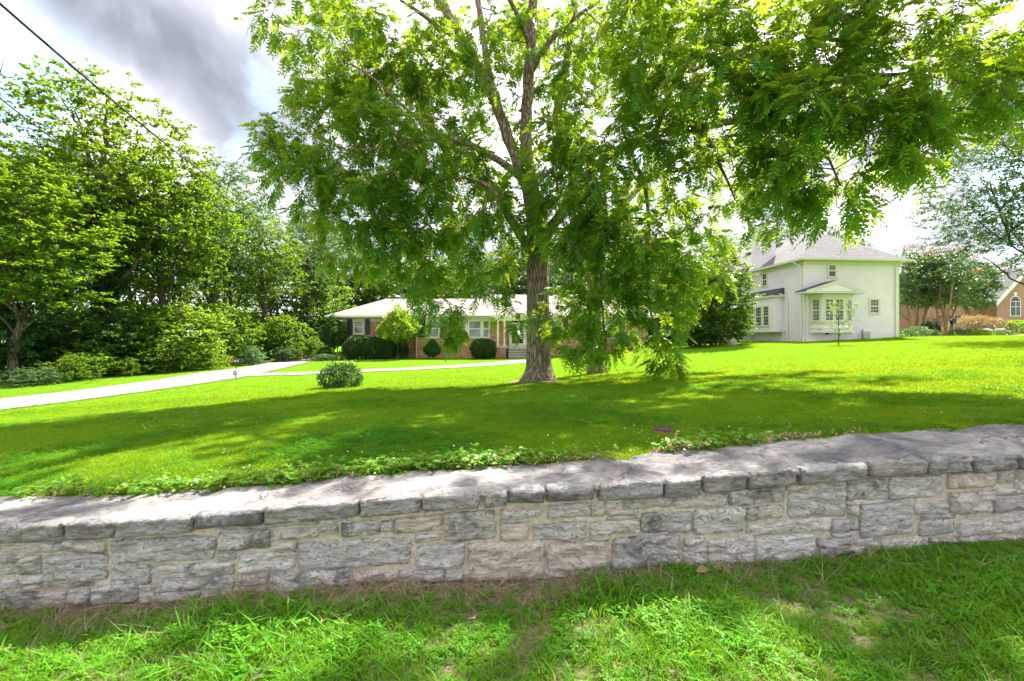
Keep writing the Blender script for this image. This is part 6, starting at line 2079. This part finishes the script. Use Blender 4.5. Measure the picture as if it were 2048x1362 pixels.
def build_small():
    # mailbox with security sign
    g = G(472, 757.5)
    u = g[1] / F
    r = empty("mailbox", g, "black mailbox with red mark and white house number on a thin post by the driveway", "mailbox")
    MB().tube([(0, 0, -0.2), (0, 0, 0.78 * 46 * u)], 0.018, 8).build("post", M["black_metal"], r)
    w, h, zb = 20.5 * u, 7.6 * u, 32.5 * u
    out = [(-h * .55, 0), (h * .55, 0), (h * .55, h * 0.62)] + [(h * .55 * math.cos(t), h * 0.62 + h * 0.42 * math.sin(t)) for t in np.linspace(0.3, math.pi - 0.3, 7)] + [(-h * .55, h * 0.62)]
    out = [(a, b + zb) for a, b in out]
    b = MB().prism(out, 'x', -8.5 * u, -8.5 * u + w).build("box", M["black_metal"], r, bevel=0.004)
    MB().prism([(a * 1.04, (c - zb) * 1.03 + zb - 0.003) for a, c in out], 'x', -8.5 * u + w + 0.002, -8.5 * u + w + 0.03).build("door", M["black_metal"], r)
    yf = -h * .55
    fl = MB().prism([(-7.9 * u, zb + h * 0.16), (-3.4 * u, zb + h * 0.12), (-1.8 * u, zb + h * 0.5), (-3.0 * u, zb + h * 0.78), (-7.9 * u, zb + h * 0.80)], 'y', yf - 0.012, yf - 0.003).build("red_mark", M["sign_red"], r)
    text_mesh("4022", h * 0.72, M["sign_white"], r, (3.2 * u, yf - 0.006, zb + h * 0.40), "house_number")
    # round blue sign on its own stake
    sg = empty("security_sign", (g[0] + 0.02, g[1] - 0.10, lz(g[0], g[1] - 0.1)), "small round blue and white yard sign in front of the mailbox post", "sign")
    zc_ = 11.5 * u; R_ = 4.9 * u

    def disc(rr, y0, y1, mat, nm, par):
        return MB().prism([(rr * math.cos(t), zc_ + rr * math.sin(t)) for t in np.linspace(0, 2 * math.pi, 25)[:-1]], 'y', y0, y1).build(nm, M[mat], par)
    MB().tube([(0, 0.004, -0.15), (0, 0.004, zc_)], 0.008, 6).build("stake", M["black_metal"], sg)
    disc(R_, -0.012, -0.004, "sign_white", "rim", sg)
    pl = disc(R_ * 0.88, -0.016, -0.0125, "sign_blue", "plate", sg)
    # pale emblem: a solid shape with a notch, no lettering can be made out
    q = R_ * 0.62
    MB().prism([(-q, zc_ + q * .1), (-q * .35, zc_ + q * .62), (q * .15, zc_ + q * .2), (q * .45, zc_ + q * .62), (q, zc_ - q * .05), (q * .35, zc_ - q * .5), (-q * .45, zc_ - q * .55)], 'y', -0.019, -0.0165).build("emblem", M["sign_white"], sg)
    # round drain cover in the lawn
    g = G(1326, 868)
    u = g[1] / F
    r = empty("drain_cover", g, "round rusty lid on a short clay pipe standing out of the lawn behind the wall", "cover")
    R_ = 19 * u
    ring = MB()
    pts = [(R_ * 0.97 * math.cos(t), R_ * 0.97 * math.sin(t)) for t in np.linspace(0, 2 * math.pi, 37)[:-1]]
    ring.prism(pts, 'z', -0.1, 0.035).build("pipe", M["clay"], r)
    lid = MB().prism([(x * 1.07, y * 1.07) for x, y in pts], 'z', 0.036, 0.054).build("lid", M["rust_iron"], r, bevel=0.005)
    mb = MB()
    for a in np.linspace(0, 2 * math.pi, 25)[:-1]:
        for rr in (0.35, 0.62, 0.85):
            x, y = R_ * rr * math.cos(a + rr), R_ * rr * math.sin(a + rr)
            mb.box(x - 0.005, x + 0.005, y - 0.005, y + 0.005, 0.0545, 0.058)
    st = mb.build("lid_studs", M["rust_iron"], lid); st["kind"] = "stuff"
    # fallen leaf on the verge
    def vp(px, py):
        for d in np.arange(1.5, 3.2, 0.01):
            x = (px - 1024) / F * d
            if ZC - (py - 681) / F * d <= verge_z(x, d):
                return np.array((x, d, float(verge_z(x, d))))
    for i, (px, py, sz, lab) in enumerate([(1401, 1157, 0.045, "pale star-shaped fallen leaf on the grass below the wall, right of centre"), (1020, 1160, 0.028, "curled brown fallen leaf at the foot of the wall near the centre"),
                                           (645, 1262, 0.04, "dry tan leaf lying on the dead grass left of centre")]):
        p = vp(px, py)
        o = []
        for k in range(10):
            a = k * math.pi / 5; rr = sz * (1.0 if k % 2 == 0 else 0.45) * (1 + 0.25 * math.sin(3 * k))
            o.append((rr * math.cos(a), rr * math.sin(a)))
        me = MB()
        n = len(o)
        me.v = [(0, 0, 0.004)] + [(a, b * 0.8, 0.012 + 0.014 * math.sin(2 * i + j * 1.7)) for j, (a, b) in enumerate(o)]
        me.f = [(0, 1 + j, 1 + (j + 1) % n) for j in range(n)]
        ob = me.build("fallen_leaf", M["dry_leaf"], None)
        ob.location = (p[0], p[1], p[2] + 0.045); ob.rotation_euler = (0.5, 0.25, i * 1.1)
        md = ob.modifiers.new("thick", 'SOLIDIFY'); md.thickness = 0.0012
        tag(ob, lab, "leaf", "fallen leaves on the verge")
    # field stone by the white house
    g = G(1465, 690)
    r = MB()
    rng = random.Random(4)
    import bmesh
    bm = bmesh.new(); bmesh.ops.create_icosphere(bm, subdivisions=2, radius=1)
    for v in bm.verts:
        k = 1 + 0.25 * mnoise.noise(v.co * 1.7)
        v.co = Vector((v.co.x * 0.33 * k * (1 - 0.35 * max(0, v.co.z)), v.co.y * 0.25 * k, v.co.z * 0.34 * k))
    me = bpy.data.meshes.new("garden_stone"); bm.to_mesh(me); bm.free()
    o = link("garden_stone", me, M["field_stone"]); o.location = (g[0], g[1], g[2] + 0.12)
    tag(o, "pointed tan stone on the grass at the left corner of the white house", "stone")
    # mulch bed and pots on the right
    ribbon("garden_bed", [at(px, d) for px, d in ((1808, 32.4), (1860, 33.0), (1910, 33.6), (1960, 34.0), (2048, 35.2))], [at(px, d) for px, d in ((1812, 36), (1860, 37.4), (1910, 37.2), (1960, 36.5), (2048, 37.5))], M["mulch"], 0.03, across=6)
    for px, lab in ((1974, "left flower pot with white blossoms in the garden bed"), (2000, "right flower pot with white blossoms in the garden bed")):
        p = at(px, 37.5)
        r = empty("flower_pot", p, lab, "pot", "flower pots in the garden bed")
        mb = MB()
        prof = [(0.14, 0.0), (0.20, 0.14), (0.24, 0.30), (0.26, 0.30), (0.26, 0.34), (0.22, 0.34)]
        n = 16
        for a, b in zip(prof[:-1], prof[1:]):
            for i in range(n):
                t0, t1 = 2 * math.pi * i / n, 2 * math.pi * (i + 1) / n
                mb.poly([(a[0] * math.cos(t0), a[0] * math.sin(t0), a[1]), (a[0] * math.cos(t1), a[0] * math.sin(t1), a[1]), (b[0] * math.cos(t1), b[0] * math.sin(t1), b[1]), (b[0] * math.cos(t0), b[0] * math.sin(t0), b[1])])
        mb.build("pot", M["terracotta_dark"], r, True)
        rg = np.random.default_rng(px)
        d = rand_dirs(rg, 500, 0.5)
        v, f = simple_leaves(rg, d * np.array((0.36, 0.36, 0.22)) * rg.uniform(0.6, 1, 500)[:, None] + np.array((0, 0, 0.36)), rand_dirs(rg, 500), 0.07, 0.9, 0.4)
        o = link("blossom", fast_mesh("blossom", v, f), M["white_petal"], r); o["kind"] = "stuff"
        v, f = simple_leaves(rg, d[:250] * np.array((0.33, 0.33, 0.16)) + np.array((0, 0, 0.33)), rand_dirs(rg, 250), 0.09, 0.5, 0.4)
        o = link("foliage", fast_mesh("foliage", v, f), M["box_leaf"], r); o["kind"] = "stuff"

    # power lines
    def wire(name, a, b, sag, r_, lab, knots=None):
        n = 60
        a, b = np.array(a), np.array(b)
        pts = [a + (b - a) * t - np.array((0, 0, 4 * sag * t * (1 - t))) for t in np.linspace(0, 1, n)]
        o = MB().tube(pts, r_, 6).build(name, M["wire_black"], None, True)
        return tag(o, lab, "wire", "overhead wires")
    a = P(-40, -28, 6.0); b = P(560, 432, 30.0)
    wire("power_line", a, b, 0.55, 0.021, "thick black power line slanting across the upper left sky")
    k = P(26, 14, 6.6)
    wire("power_line", P(-30, 172, 9.0), P(200, 330, 24.0), 0.2, 0.017, "thin lower wire passing in front of the trees at the left edge")
    b2 = P(724, 574, 46); c2 = P(806, 596, 36.0)
    wire("service_drop", P(560, 432, 30.0), P(845, 640, 34.2), 0.9, 0.008, "thin service wire running down to the brick house roof")
    # bare twig at the left edge comes from a dead limb of the pale tree
    rng = np.random.default_rng(15)
    base = P(-120, 200, 16)
    rt = empty("dead_branch", at(-190, 16, -0.1), "bare dead branch poking in at the left edge against the sky", "branch")
    sk = Skeleton()
    off = np.array(rt.location)
    sk.add([off, off + np.array((0.1, 0, 3.5)), P(-150, 330, 16), P(-60, 200, 16), P(-8, 166, 16), P(6, 145, 16), P(7, 119, 16)], [0.12, 0.10, 0.075, 0.045, 0.025, 0.015, 0.006], 7, 0.01, rng)
    sk.add([P(-2, 160, 16), P(0, 135, 16), P(-6, 122, 16)], [0.015, 0.010, 0.004], 5, 0.004, rng, 0.1)
    sk.add([P(-6, 166, 16), P(8, 164, 16), P(17, 161, 16)], [0.012, 0.008, 0.004], 5, 0.004, rng, 0.1)
    sk.add([P(-10, 170, 16), P(-4, 176, 16), P(5, 174, 16)], [0.012, 0.008, 0.004], 5, 0.004, rng, 0.1)
    link("limb", sk.mesh("limb", off), M["grey_bark"], rt, True)


build_small()
